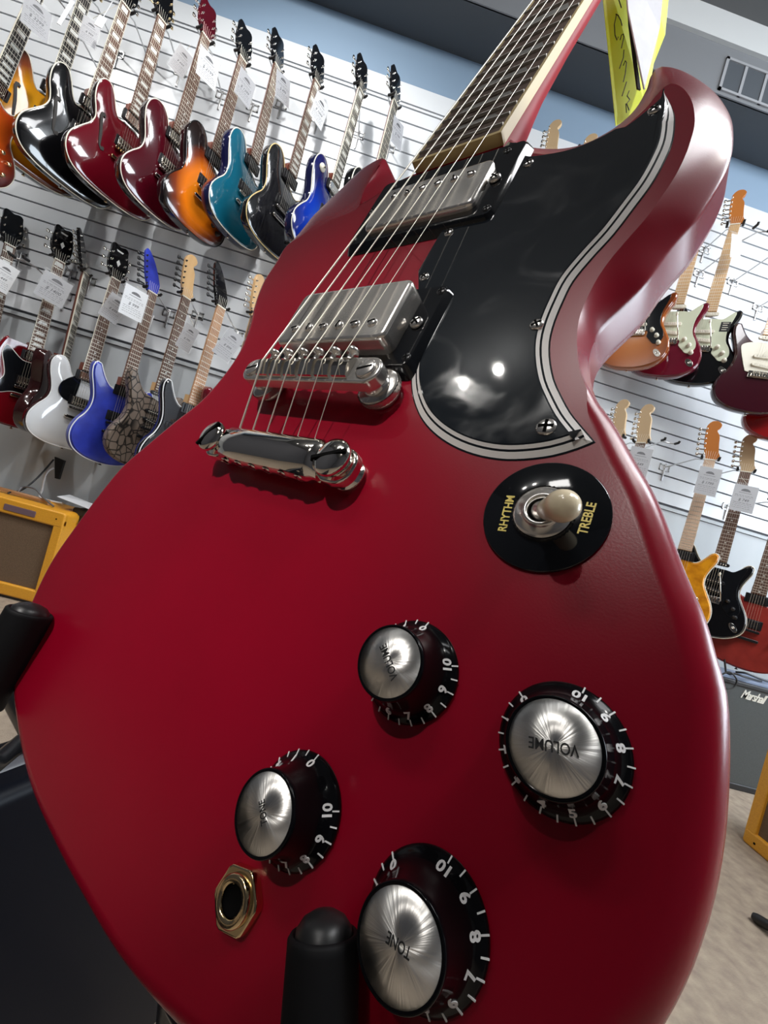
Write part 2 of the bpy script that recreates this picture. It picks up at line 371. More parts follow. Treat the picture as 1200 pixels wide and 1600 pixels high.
# pickguard: five plies on a bevelled edge
px = [(930.9, 691.1), (903.4, 702.4), (863.7, 713.8), (818.4, 719.4), (778.7, 718.9), (739, 710.9), (705, 696.8), (676.7, 676.9), (656.8, 652.9), (645.5, 624.5), (642.1, 599), (643.6, 575), (648.0, 556.5)]
g = [bk(*q, .2) for q in px] + [(30, 22), (27, 57), bk(655, 430, .2), bk(700, 353, .2), (27, 112), (27, 150), (31, 168), (40, 163)]
px = [(825, 249), (863.3, 246), (900, 237.7), (940, 221), (980, 197.7), (1010, 176.7), (1025, 165), (1037.3, 145), (1050, 166.7), (1055, 186.7), (1051.7, 220), (1040, 250), (1020, 286.7), (993.3, 323.3), (960, 366.7), (926.7, 403.3), (896.7, 440), (880, 473), (868, 502), (861.5, 525), (859.4, 545), (860.9, 567), (866.5, 593.3), (876.4, 616), (892, 644.3), (911.9, 669)]
i0 = len(g); g += [bk(*q, .2) for q in px]
corn = [0, 13, 14, 15, 16, 17, 18, 19, i0+7]
go = spline(g, 2.5, corn)
def mix(a, b, s): return a+(b-a)*s
mb = MB(); plies = [(0, .1), (.55, .4), (.56, .4), (2.6, 1.35), (2.61, 1.35), (3.3, 1.7), (3.31, 1.7), (4.5, 2.3), (4.51, 2.3), (5.0, 2.55)]
mis = [0, 0, 1, 1, 0, 0, 1, 1, 0]
# the edge is bevelled only on the outer side; it runs square against the rings
gi = []; tipx, tipy = bk(1037.3, 145, .2)
for (x, y) in go:
    k = 1.0
    if x < 60 and y > 60: k = max(0.25, (x-30)/30)
    if x < 34 and y > 15: k = 0.12
    if y > 130 and x < 88: k = min(k, .22)
    tipd = math.hypot(x-tipx, y-tipy)
    if tipd < 26: k = min(k, .18+.82*max(0, tipd-3)/26)
    gi.append(min(1, k))
gr = []
for d, zz in plies:
    o = inset(go, [d*k for k in gi], 1.9); gr.append([(x, y, zz) for x, y in o])
N = len(go); vs = [p for r in gr for p in r]
for r in range(len(gr)-1):
    mb.add(gr[r]+gr[r+1], [(i, (i+1) % N, N+(i+1) % N, N+i) for i in range(N)], mis[r], False)
mb.add(gr[-1], [tuple(range(N))], 0, False)
guard_black = mat('scratched_black_pickguard', (0.010, 0.013, 0.017), 0.085, coat=.3, spec=.6)
nt = guard_black.node_tree; b = nt.nodes['Principled BSDF']          # hand smears: patches of rougher gloss
tc = nt.nodes.new('ShaderNodeTexCoord'); ns = nt.nodes.new('ShaderNodeTexNoise'); ns.inputs['Scale'].default_value = 26; ns.inputs['Detail'].default_value = 8; ns.inputs['Distortion'].default_value = 1.5
mr = nt.nodes.new('ShaderNodeMapRange'); mr.inputs[1].default_value = .47; mr.inputs[2].default_value = .76; mr.inputs[3].default_value = .03; mr.inputs[4].default_value = .26
nt.links.new(tc.outputs['Object'], ns.inputs['Vector']); nt.links.new(ns.outputs[0], mr.inputs[0]); nt.links.new(mr.outputs[0], b.inputs['Roughness'])
guard = mb.build('pickguard', [guard_black, whiteply], sg)

def screw(mb, x, y, z, r, dome=.5, cross=True, M=None, rot=35):
    mb2 = T(x, y, z) if M is None else M @ T(x, y, z)
    mb.lathe([(r, -.6), (r, 0), (r*.92, dome*.45), (r*.7, dome*.8), (r*.35, dome), (0, dome)], 20, 0, mb2)
    w = r*.16; l = r*.72
    for a in ((rot, rot+90) if cross else (rot,)):
        mb.box(-l, l, -w, w, dome*.7, dome+.06, 1, 0, mb2 @ RZ(a))
dark_slot = mat('dark_recess', (0.004, 0.004, 0.004), 0.8, spec=.05)
for q in ((825, 254), (701, 362), (662.5, 431.5), (853, 666), (1022, 170), (838, 506)):
    x, y = bk(*q, 3); mb = MB(); screw(mb, x, y, 2.7, 2.5 if q[0] != 853 else 3.2, .9, True, None, random.uniform(0, 90)); mb.build('pickguard_screw', [nickel, dark_slot], sg)

# neck, fretboard, frets
SL = 628.65
def bz(y): return 7.0-0.061*(y-176.4)
def hw(y): return 28.3-(y-176)*0.0149
fy = [SL/1*(2**(-k/12)) for k in range(0, 23)]
mb = MB()
secs = []
ys = [168, 190, 215, 240, 300, 400, 500, 600, 632]
for y in ys:
    zt_ = bz(y)-6.2; w = hw(y)-.2; dp = 14.5+4*(632-y)/460 + (12 if y < 200 else max(0, 12*(1-(y-200)/50)) if y < 250 else 0)
    secs.append([(w*cos(a), y, zt_-dp*max(0, sin(a))**.8) for a in [pi*k/14 for k in range(15)]])
vs = [p for s_ in secs for p in s_]; k_ = 15
fs = [(i*k_+j, i*k_+j+1, (i+1)*k_+j+1, (i+1)*k_+j) for i in range(len(ys)-1) for j in range(k_-1)]
fs += [(i*k_, (i+1)*k_, (i+1)*k_+k_-1, i*k_+k_-1) for i in range(len(ys)-1)]
mb.add(vs, fs, 0, True); mb.add(secs[0], [tuple(range(k_))], 0, False)
mb.build('neck', [neckred], sg)
def slope_box(mb, x0, x1, y0, y1, zlo, zhi, mi=0, taper=True):
    def X(x, y): return x if not taper else x*hw(y)/28.3
    vs = [(X(x, y), y, bz(y)+z) for z in (zlo, zhi) for y in (y0, y1) for x in (x0, x1)]
    mb.add(vs, [(0, 2, 3, 1), (4, 5, 7, 6), (0, 1, 5, 4), (2, 6, 7, 3), (0, 4, 6, 2), (1, 3, 7, 5)], mi, False)
mb = MB(); slope_box(mb, -26.4, 26.4, 171, 628.6, -5, 0.05); mb.build('fretboard', [rosewood_w], sg)
mb = MB()
slope_box(mb, -28.4, -26.4, 168.4, 628.6, -6.2, 0); slope_box(mb, 26.4, 28.4, 168.4, 628.6, -6.2, 0); slope_box(mb, -28.4, 28.4, 168.4, 170.9, -6.2, 0.02)
mb.build('fretboard_binding', [cream], sg)
for k in range(1, 23):
    y = fy[k]; w = hw(y)/28.3*26.7; mb = MB()
    pts = [(x, y, bz(y)+.35+.5*(1-(x/w)**2)) for x in [w*(-1+2*j/10) for j in range(11)]]
    vs = []
    for p in pts:
        for dy, dz in ((-1.0, -.5), (-.85, .3), (-.35, .8), (.35, .8), (.85, .3), (1.0, -.5)): vs.append((p[0], p[1]+dy, p[2]+dz))
    mb.add(vs, [(i*6+j, i*6+j+1, (i+1)*6+j+1, (i+1)*6+j) for i in range(10) for j in range(5)], 0, True)
    mb.add(vs[:6], [(0, 1, 2, 3, 4, 5)], 0, False); mb.add(vs[-6:], [(5, 4, 3, 2, 1, 0)], 0, False)
    mb.build('fret', [fretwire], sg)
for k in (3, 5, 7, 9, 12, 15, 17, 19, 21):
    y0, y1 = fy[k]+3.4, fy[k-1]-3.4; w = hw(y0)/28.3*19; mb = MB()
    vs = [(-w, y0, bz(y0)+.14), (w, y0, bz(y0)+.14), (w*.78, y1, bz(y1)+.14), (-w*.78, y1, bz(y1)+.14)]
    vs += [(x, y, z-.6) for x, y, z in vs]
    mb.add(vs, [(0, 1, 2, 3), (0, 4, 5, 1), (1, 5, 6, 2), (2, 6, 7, 3), (3, 7, 4, 0)], 0, False); mb.build('inlay', [pearl_w], sg)
mb = MB(); slope_box(mb, -24.2, 24.2, 628.7, 633, -5, 2.2, 0, False); mb.build('nut', [ivory], sg)
HM = T(0, 633, bz(633)-6) @ RX(-14)
ho = spline([(-21, 0), (-24, 20), (-38, 48), (-43, 90), (-36, 140), (-30, 172), (-18, 178), (0, 168), (18, 178), (30, 172), (36, 140), (43, 90), (38, 48), (24, 20), (21, 0)], 5, (0, 14))
mb = MB(); mb.slab(ho, -14, 1, .8, 0, 1, HM); mb.build('headstock', [neckred, blackgloss], sg)
for s_ in (-1, 1):
    for k in range(3):
        xx = s_*(27, 32, 30)[k]; yy = 45+40*k; mb = MB()
        mb.lathe([(5, .9), (5, 2), (3, 2.4), (3, 9), (0, 9)], 16, 0, HM @ T(xx*.72, yy, 0))
        mb.tube([(xx*.72, yy, -15.5), (s_*52, yy, -18)], 2, 8, 0, HM); mb.lathe([(0, -9), (7, -8), (8.5, 0), (7, 8), (0, 9)], 12, 0, HM @ T(s_*60, yy, -18) @ RX(90) @ Matrix.Diagonal((1, .55, 1, 1)))
        mb.build('tuning_peg', [nickel], sg)
# strap button on the back of the neck heel
x, y = bk(829, 180, -26); mb = MB(); mb.lathe([(0, 5), (6, 4.5), (6.5, 3), (3, 2), (3, -3), (4.5, -5)], 16, 0, T(x-7, y, -26) @ RY(70)); mb.build('strap_button', [dark_slot], sg)

# pickups
def pickup(y0, zc, ringout, zr, poles_y, polesx, ringscrews, adj, slant):
    mb = MB(); o = rrect(*ringout, 4, 5); oo = rrect(ringout[0]-2.5, ringout[1]+2.5, ringout[2]-3.0, ringout[3]+1.0, 5, 5)
    N = len(o); a = [(x, y, 0.2) for x, y in oo]; b_ = [(x, y, zr-1.0) for x, y in inset(o, -.3)]; c = [(x, y, zr) for x, y in inset(o, .8)]
    mb.add(a+b_+c, [(r*N+i, r*N+(i+1) % N, (r+1)*N+(i+1) % N, (r+1)*N+i) for r in range(2) for i in range(N)], 0, True)
    mb.add(c, [tuple(range(N))], 0, False)
    ring = mb.build('pickup', [blackgloss], sg)
    for (x, y) in ringscrews:
        mb = MB(); screw(mb, x, y, zr+.1, 2.1, .5, True, None, 20); mb.build('ring_screw', [blacksatin, dark_slot], ring)
    for (x, y) in adj:
        mb = MB(); screw(mb, x, y, zr+1.0, 3.0, 1.3, True, None, 50); mb.build('height_screw', [nickel, dark_slot], ring)
    mb = MB(); mb.slab(rrect(-35, 35, y0-17, y0+17, 4.2, 6), zr-1, zc, 1.8); mb.build('pickup_cover', [nickel], ring)
    for x in polesx:
        mb = MB(); screw(mb, x, poles_y, zc+.1, 2.5, 1.1, False, None, random.uniform(0, 180)); mb.build('pole_screw', [nickel, dark_slot], ring)
xs = [-25+10*k for k in range(6)]
pickup(34.5, 15.8, (-46, 46, 11.5, 57.5), 6.0, 26.3, xs, [(43, 53.5), (43, 16), (-43, 53.5), (-43, 16)], [(39.5, 34.5), (-39.5, 34.5)], 0)
pickup(127.5, 8.0, (-46, 46, 104, 160), 4.6, 135.6, [x*.985 for x in xs], [(36.5, 154), (42.5, 109), (-36.5, 154), (-42.5, 109)], [(38.6, 131), (-38.6, 131)], 0)

# bridge with thumbwheels and saddles
mb = MB()
o = rrect(-44, 44, -6.5, 6.5, 6.4, 8); mb.slab(o, 11, 16.6, .9)
br = mb.build('bridge', [nickel], sg)
for s_ in (-1, 1):
    mb = MB(); M = T(37*s_, 0, 0)
    mb.lathe([(4.5, 11), (4.5, 16.6), (4.6, 17.4), (3.9, 17.9), (0, 17.9)], 24, 0, M); mb.box(-3.6, 3.6, -.5, .5, 17.5, 18.0, 1, 0, M @ RZ(15)); mb.build('post_screw', [nickel, dark_slot], br)
    mb = MB(); mb.lathe([(5.5, .1), (7.2, .3), (7.6, 2.2), (6.2, 2.6), (6.2, 3.4), (9.2, 3.8)], 36, 0, M)
    mb.lathe([(9.2, 3.8), (9.4, 6.6)], 64, 0, M, knurl=.05); mb.lathe([(9.2, 6.6), (8.4, 7.4), (6.2, 7.6), (5.4, 8.2), (5.4, 11)], 32, 0, M); mb.build('thumbwheel', [nickel], br)
for k, x in enumerate(xs):
    x *= 1.02; mb = MB(); dy = (1.8, .9, 0, 1.2, .4, -.4)[k]
    pr_ = [(-5.0, 15.5), (-4.6, 18.2), (-1.0+dy, 20.2), (1.0+dy, 20.2), (5.0, 18.0), (5.2, 15.5)]
    vs = [(x+sx, yy, zz) for sx in (-4, 4) for yy, zz in pr_]
    mb.add(vs, [(0, 1, 2, 3, 4, 5), (11, 10, 9, 8, 7, 6)]+[(i, i+6, (i+1) % 6+6, (i+1) % 6) for i in range(6)], 0, False)
    mb.build('saddle', [chrome], br)
    mb = MB(); M = T(x, 7.5, 17.2) @ RX(-90); mb.lathe([(1.2, -3), (1.2, 0), (2.8, .2), (2.8, 1.8), (2.1, 2.4), (0, 2.5)], 14, 0, M); mb.box(-2.5, 2.5, -.35, .35, 2.2, 2.62, 1, 0, M @ RZ(30*k)); mb.build('saddle_screw', [nickel, dark_slot], br)

# stop tailpiece
mb = MB()
sec = []
for k in range(13):
    a = pi*k/12; sec.append((-39.5+9.2*cos(a), 8.5+7.4*sin(a)**.9))
sec += [(-39.5-8.6, 5.4), (-39.5+8.6, 5.4)]
ns_ = len(sec); xsn = [-33, -31, -29, -15, 0, 15, 29, 31, 33]
rings_ = []
for x in xsn:
    f_ = .55 if abs(x) == 33 else (.9 if abs(x) == 31 else 1)
    rings_.append([(x, -39.5+(y+39.5)*(.85 if f_ < 1 else 1), 5.4+(z-5.4)*f_) for y, z in sec])
mb.add([p for r in rings_ for p in r], [(i*ns_+j, (i+1)*ns_+j, (i+1)*ns_+(j+1) % ns_, i*ns_+(j+1) % ns_) for i in range(len(xsn)-1) for j in range(ns_)], 0, True)
mb.add(rings_[0], [tuple(range(ns_))], 0, False); mb.add(rings_[-1], [tuple(reversed(range(ns_)))], 0, False)
mb.slab(rrect(-49, -31, -47.5, -31.5, 7, 6), 5.4, 9.5, 1); mb.slab(rrect(31, 49, -47.5, -31.5, 7, 6), 5.4, 9.5, 1)
for k in range(6): mb.lathe([(2.6, 0), (2.4, .5), (1.5, .5), (1.5, -3), (0, -3)], 14, 0, T(xs[k]*1.02, -48.3, 9.3) @ RX(90), mis=[0, 0, 1, 1])
tp = mb.build('tailpiece', [chrome, dark_slot], sg)
for s_ in (-1, 1):
    M = T(41*s_-.5, -39, 0); mb = MB(); mb.lathe([(7.0, .1), (7.2, 1.8), (5.8, 2.2), (5.8, 9)], 28, 0, M)
    mb.lathe([(5.2, 9), (5.2, 11.2), (7.8, 11.8), (8.1, 13.4), (7.6, 14.6), (5.6, 15.6), (2.5, 16.1), (0, 16.2)], 32, 0, M); mb.box(-7.6, 7.6, -.65, .65, 15.0, 16.3, 1, 0, M @ RZ(60 if s_ < 0 else 20)); mb.build('tailpiece_stud', [chrome, dark_slot], tp)

# strings
for k in range(6):
    x = xs[k]*1.02; r = (.50, .40, .32, .25, .19, .15)[k]; dz = (0, .15, .35, .5, .6, .4)[k]; mb = MB()
    xn = (-17.8+7.12*k)
    mb.tube([(x, -34, 11.8), (x, -31, 12.6), (x, -1.5, 20.2+dz*.0), (x, .6, 20.95), (x, 6, 20.6), (x+(xn-x)*.5, SL*.5, 20.9-.0615*SL*.5), (xn, SL, 20.9-.0615*SL), (xn*1.1, SL+6, 20.0-.0615*SL), (xn*1.3, SL+60, bz(690)-14)], r, 8)
    mb.build('string', [steel], sg)

# control knobs
insert_m, nt, b = node_mat('spun_aluminium')
b.inputs['Base Color'].default_value = (0.92, 0.90, 0.86, 1); b.inputs['Metallic'].default_value = 1; b.inputs['Roughness'].default_value = 0.36; b.inputs['Anisotropic'].default_value = 0.9
tg = nt.nodes.new('ShaderNodeTangent'); tg.direction_type = 'RADIAL'; tg.axis = 'Z'; nt.links.new(tg.outputs[0], b.inputs['Tangent'])
tc = nt.nodes.new('ShaderNodeTexCoord'); gm = nt.nodes.new('ShaderNodeTexGradient'); gm.gradient_type = 'RADIAL'
cb = nt.nodes.new('ShaderNodeCombineXYZ'); ns = nt.nodes.new('ShaderNodeTexNoise'); ns.inputs['Scale'].default_value = 42; ns.inputs['Detail'].default_value = 3
bp = nt.nodes.new('ShaderNodeBump'); bp.inputs['Strength'].default_value = .5; bp.inputs['Distance'].default_value = .0005
nt.links.new(tc.outputs['Object'], gm.inputs[0]); nt.links.new(gm.outputs['Fac'], cb.inputs[0]); nt.links.new(cb.outputs[0], ns.inputs['Vector']); nt.links.new(ns.outputs[0], bp.inputs['Height']); nt.links.new(bp.outputs[0], b.inputs['Normal'])
printblack = mat('black_ink', (0.02, 0.02, 0.02), 0.5)
def knob(x, y, a10, word, wang, lab):
    mb = MB()
    pf = [(13.75, .5), (13.8, 1.7), (13.2, 2.2), (12.0, 3.2), (11.0, 4.8), (10.3, 7.0), (9.8, 10), (9.5, 13.0), (9.5, 14.3), (9.15, 14.9), (8.75, 14.6)]
    mb.lathe(pf+[(0, 14.5)], 64)
    k = mb.build('control_knob', [blackknob], sg, T(x*.001, y*.001, 0)); k['label'] = lab
    mb = MB(); mb.lathe([(8.7, 14.45), (8.6, 14.72), (0, 14.75)], 64); mb.build('silver_insert', [insert_m], k)
    mb = MB(); mb.text(word, 3.0 if word == 'VOLUME' else 2.75, T(0, 0, 14.78) @ RZ(wang) @ Matrix.Diagonal((.8 if word == 'VOLUME' else .72, 1, 1, 1)), ext=.05, bold=.01); mb.build('word_'+word.lower(), [printblack], k)
    mb = MB()
    for d in range(11):
        a = a10-(10-d)*29.6
        # face of the skirt: radius 11.7 at z 3.4, sloping outward
        M = RZ(a) @ T(11.75, 0, 3.75) @ RY(52) @ RZ(90)
        mb.text(str(d), 3.6, M, ext=.12, bold=.03)
    mb.build('skirt_numbers', [white], k)
    mb = MB()
    for d in range(21):
        a = a10-(20-d)*14.8; mb.box(-.9, .9, -.17, .17, 0, .22, 0, 0, RZ(a) @ T(13.2, 0, 2.15) @ RY(35))
    mb.build('skirt_ticks', [white], k)
knob(97.1, -93.6, 27.4, 'VOLUME', 139.5, 'black skirted knob with silver VOLUME top nearest the tailpiece')
knob(138.1, -93.4, 86.2, 'VOLUME', 197.1, 'black skirted knob with silver VOLUME top nearest the right edge')
knob(81.8, -139.1, 27.3, 'TONE', 137.7, 'black skirted knob with silver TONE top above the jack')
knob(123.3, -138.5, 87.5, 'TONE', 187.2, 'black skirted knob with silver TONE top at the bottom of the body')

# toggle switch
cx, cy = 116.3, -38.75
mb = MB(); mb.lathe([(17.5, .05), (17.5, .9), (17.2, 1.1), (5, 1.1)], 72); tg_ = mb.build('switch_ring', [blackgloss], sg, T(cx*.001, cy*.001, 0)); tg_['label'] = 'round black washer lettered RHYTHM and TREBLE in gold'
for w, q, wd in (('RHYTHM', (792, 802), 12.6), ('TREBLE', (918, 810), 10.9)):
    x, y = bk(*q, 1.1); mb = MB(); mb.text(w, 3.5, T(x-cx, y-cy, 1.16) @ RZ(97 if w == 'RHYTHM' else 91) @ Matrix.Diagonal((.86, 1, 1, 1)), ext=.05, bold=.022); mb.build('word_'+w.lower(), [goldpaint], tg_)
mb = MB(); mb.lathe([(8.1, 1.1), (8.1, 1.6)], 60); mb.lathe([(8.1, 1.2), (8.3, 2.6)], 80, knurl=.045); mb.lathe([(8.1, 2.6), (7.4, 3.3), (5.6, 3.5), (5.5, 4.0), (4.9, 4.7), (4.1, 4.7), (3.9, 2.0)], 48); mb.build('switch_nut', [nickel], tg_)
mb = MB(); mb.lathe([(3.9, 2.0), (0, 1.9)], 24); mb.build('switch_well', [dark_slot], tg_)
LM = T(0, 0, 3) @ Matrix.Rotation(rad(34), 4, Vector((.42, .9, 0))) 
mb = MB(); mb.lathe([(2.9, -1), (2.9, 1.2), (1.9, 2.6), (1.5, 6)], 24, 0, LM); mb.build('switch_lever', [nickel], tg_)
mb = MB(); mb.lathe([(1.5, 4.6), (2.9, 4.8), (3.1, 6.5), (3.5, 11), (4.05, 15.2), (4.15, 17.2), (3.85, 19.2), (2.9, 20.7), (1.6, 21.5), (0, 21.8)], 32, 0, LM); mb.build('switch_tip', [ivory], tg_)

# output jack
jx, jy = 77.0, -164.7; mb = MB(); JM = T(jx, jy, 0)
hexo = [(7.9*cos(rad(60*k+20)), 7.9*sin(rad(60*k+20))) for k in range(6)]
h2 = []
for k in range(6):
    a, b_ = hexo[k], hexo[(k+1) % 6]
    for t in (.1, .3, .5, .7, .9): h2.append((a[0]+(b_[0]-a[0])*t, a[1]+(b_[1]-a[1])*t))
mb.slab(h2, .1, 2.8, .5, 0, None, JM)
mb.lathe([(5.7, 2.8), (5.7, 3.7), (5.2, 4.2), (3.8, 4.2), (3.45, 3.6), (3.35, .3)], 36, 0, JM)
jk = mb.build('output_jack', [gold], sg)
mb = MB(); mb.lathe([(3.32, 3.55), (3.25, 2.9), (0, 2.88)], 24, 0, JM); mb.build('jack_hole', [dark_slot], jk)

# ------------------------------------------------------------------ guitars on the wall
def mirror(h): return h+[(-x, y) for x, y in reversed(h)]
OUT = {
 'semi': [(26, 128), (48, 122), (64, 140), (82, 182), (102, 214), (124, 218), (142, 200), (150, 164), (146, 120), (134, 84), (128, 52), (138, 18), (164, -22), (190, -66), (198, -108), (188, -150), (158, -184), (108, -202), (50, -209), (0, -210),
          (-50, -209), (-108, -202), (-158, -184), (-188, -150), (-198, -108), (-190, -66), (-164, -22), (-138, 18), (-128, 52), (-134, 84), (-146, 120), (-150, 164), (-142, 200), (-124, 218), (-102, 214), (-82, 182), (-64, 140), (-48, 122), (-26, 128)],
 'single': [(27, 128), (52, 112), (74, 112), (94, 128), (112, 148), (124, 146), (128, 128), (122, 98), (112, 66), (108, 38), (116, 8), (142, -26), (162, -62), (168, -98), (156, -138), (124, -168), (70, -184), (0, -188),
            (-70, -184), (-124, -168), (-156, -138), (-168, -98), (-162, -62), (-142, -26), (-118, 8), (-110, 38), (-112, 66), (-122, 98), (-132, 130), (-138, 168), (-130, 206), (-108, 230), (-78, 232), (-52, 210), (-36, 178), (-27, 160)],
 'strat': [(28, 138), (48, 132), (66, 142), (86, 168), (102, 190), (119, 198), (133, 186), (131, 154), (116, 116), (106, 80), (108, 44), (126, 6), (148, -34), (160, -76), (156, -120), (134, -152), (92, -176), (36, -188), (-20, -188),
           (-80, -178), (-130, -152), (-156, -112), (-160, -68), (-146, -24), (-124, 12), (-112, 50), (-112, 90), (-124, 134), (-140, 182), (-144, 220), (-134, 240), (-118, 238), (-104, 214), (-84, 182), (-62, 160), (-44, 152), (-28, 150)],
 'jet': [(27, 118), (46, 104), (70, 106), (98, 138), (118, 160), (130, 150), (130, 118), (118, 78), (110, 44), (120, 8), (146, -30), (166, -72), (166, -116), (144, -154), (98, -178), (40, -188), (0, -189),
         (-40, -188), (-98, -178), (-144, -154), (-166, -116), (-166, -72), (-146, -30), (-120, 8), (-112, 44), (-120, 84), (-134, 126), (-140, 170), (-126, 200), (-100, 206), (-78, 186), (-60, 150), (-42, 130), (-27, 126)],
 'sg': [(27, 150), (50, 146), (72, 160), (92, 196), (104, 210), (112, 200), (124, 166), (130, 130), (124, 92), (108, 52), (108, 24), (130, -14), (154, -54), (164, -98), (154, -140), (118, -172), (62, -186), (0, -190),
        (-62, -186), (-118, -172), (-154, -140), (-164, -98), (-154, -54), (-130, -14), (-108, 24), (-108, 52), (-124, 92), (-130, 130), (-124, 166), (-112, 200), (-104, 210), (-92, 196), (-72, 160), (-50, 146), (-27, 150)],
}
OUTDOME = {'semi': 1, 'single': 1, 'jet': 1}
HEADS = {
 'three': ([(-21, 0), (-26, 18), (-40, 44), (-44, 90), (-38, 132), (-36, 160), (-22, 168), (0, 160), (22, 168), (36, 160), (38, 132), (44, 90), (40, 44), (26, 18), (21, 0)], 3),
 'six': ([(-21, 0), (-24, 22), (-34, 48), (-42, 90), (-46, 135), (-46, 166), (-30, 190), (-6, 192), (10, 176), (6, 158), (-2, 146), (12, 120), (18, 80), (26, 38), (34, 22), (26, 10), (21, 0)], 6),
 'point': ([(-21, 0), (-28, 30), (-40, 70), (-48, 120), (-54, 175), (-40, 186), (-10, 150), (14, 100), (30, 50), (28, 20), (21, 0)], 6),
}
fret_silver = steel
pick_white = mat('aged_white_plastic', (0.78, 0.74, 0.62), 0.3)
mint = mat('mint_pickguard', (0.62, 0.66, 0.50), 0.25, coat=.4)
def wall_guitar(name, kind, nut, bridge, yaw, top, side, label, group, head='three', headmat=None, board=rosewood, inlay='dot', bind=None, scale=628.6, thick=45,
                guard=None, guardmat=None, pick='hum', pickmat=None, hw_=None, fholes=False, chip=False, knobs=4, knobmat=None, neckm=None, tail='stop', lean=0, boardbind=None, extra=None, slotted=None, jack=False):
    d1 = (onY(*nut, 1)-onY(*bridge, 1)).length; Y = scale*.001/d1
    Nw, Bw = onY(*nut, Y), onY(*bridge, Y)
    yb = (Nw-Bw).normalized(); a = rad(yaw); n0 = Vector((sin(a), -cos(a), 0)); zb_ = (n0-yb*n0.dot(yb)).normalized(); xb = yb.cross(zb_)
    if lean: 
        L = Matrix.Rotation(rad(lean), 3, xb); yb = L @ yb; zb_ = L @ zb_
    M = Matrix((xb, yb, zb_)).transposed().to_4x4(); M.translation = Bw-zb_*0.018
    g = empty(name, M, label, 'guitar', group)
    hwm = hw_ or chrome; headmat = headmat or blackgloss
    neckm = neckm or mahog
    pts = OUT[kind]; o = spline(pts, 9, (0, len(pts)-1)); n = len(o)
    dome = 6 if kind in ('semi', 'single', 'jet') else 0
    mb = MB()
    prf = [(7, -thick), (1.5, -thick+1.5), (0, -thick+6), (0, -5.5), (.6, -3.2), (2.5, -1.2), (6, 0)] if dome == 0 else [(6, -thick), (1, -thick+1.5), (0, -thick+5), (0, -7.2), (.5, -6.2), (3, -4.8), (8, -3), (14, -1.3), (20, 0)]
    if kind in ('strat', 'sg'): prf = [(8, -thick), (3, -thick+2), (0, -thick+9), (0, -9), (1, -5), (3.5, -1.8), (8, 0)]
    rs = []
    for ins, z in prf:
        oo = inset(o, ins, 1.3); rs.append([(x, y, z) for x, y in oo])
    for r in range(len(rs)-1):
        mb.add(rs[r]+rs[r+1], [(i, n+i, n+(i+1) % n, (i+1) % n) for i in range(n)], 1 if prf[r+1][1] < -4.9 and kind != 'strat' and kind != 'sg' and side is not top else 0, True)
    if dome: arch(mb, rs[-1])
    else: mb.add(rs[-1], [tuple(range(n))], 0, False)
    mb.add(rs[0], [tuple(reversed(range(n)))], 1, False)
    body = weld(mb).build('body', [top, side], g)
    if bind:
        zz = -6.2 if dome else -5
        mb = MB(); q = [Vector((x, y, zz)) for x, y in inset(o, .2, 1.3)]; q.append(q[0]); mb.tube(q, 2.4, 5, caps=False); mb.build('binding', [bind], g)
    L = scale; end = L*2**(-21.6/12)
    zr = 15 if OUTDOME.get(kind) else 10
    def z_(y): return zr-0.028*(y-end)
    def w_(y): return 28-(y-end)*.0145
    mb = MB(); ys = [end-20, end, L*.5, L]; sec = []
    for y in ys:
        w = w_(y); sec.append([(w*cos(pi*k/6), y, z_(y)-5-18*sin(pi*k/6)) for k in range(7)])
    mb.add([p for s_ in sec for p in s_], [(i*7+j, i*7+j+1, (i+1)*7+j+1, (i+1)*7+j) for i in range(3) for j in range(6)], 0, True)
    mb.add(sec[0], [tuple(range(7))], 0, False)
    mb.box(-27, 27, end-6, end+34, -30, 0); mb.build('neck', [neckm], g)
    # fretboard with its frets as pattern
    mb = MB()
    def quad(x0, x1, y0, y1, z, mi): mb.add([(x0*w_(y0)/28, y0, z_(y0)+z), (x1*w_(y0)/28, y0, z_(y0)+z), (x1*w_(y1)/28, y1, z_(y1)+z), (x0*w_(y1)/28, y1, z_(y1)+z)], [(0, 1, 2, 3)], mi, False)
    vs = [(sx*w_(y), y, z_(y)+z) for z in (-6, 0) for y in (end, L) for sx in (-1, 1)]
    mb.add(vs, [(4, 5, 7, 6), (0, 1, 5, 4), (0, 4, 6, 2), (1, 3, 7, 5), (2, 6, 7, 3)], 2 if boardbind else 0, False)
    quad(-26.2, 26.2, end, L, .15, 0)
    for k in range(1, 22):
        y = L*2**(-k/12); quad(-27, 27, y-1.1, y+1.1, .9, 1)
    mb.build('fretboard', [board, fret_silver, boardbind or board], g)
    for k in (1, 3, 5, 7, 9, 12, 15, 17, 19, 21):
        mb = MB(); y0, y1 = L*2**(-k/12), L*2**(-(k-1)/12); c = (y0+y1)/2; h = (y1-y0)
        if inlay == 'dot' and k > 1: mb.lathe([(3.4, 0), (0, .05)], 10, 0, T(0, c, z_(c)+.25))
        if inlay == 'block': quad(-17, 17, c-h*.3, c+h*.3, .4, 0)
        if inlay == 'trap': mb.add([(-19, c-h*.3, z_(c)+.4), (19, c-h*.3, z_(c)+.4), (14, c+h*.3, z_(c)+.4), (-14, c+h*.3, z_(c)+.4)], [(0, 1, 2, 3)], 0, False)
        if inlay == 'shark': mb.add([(-24, c-h*.4, z_(c)+.4), (22, c-h*.4, z_(c)+.4), (-24, c+h*.4, z_(c)+.4)], [(0, 1, 2)], 0, False)
        if mb.f: mb.build('inlay', [pearl], g)
    mb = MB(); mb.box(-21.5, 21.5, L, L+5, z_(L)-6, z_(L)+2); mb.build('nut', [pale], g)
    ho, nt_ = HEADS[head]; tilt = -14 if head in ('three', 'point') else -2
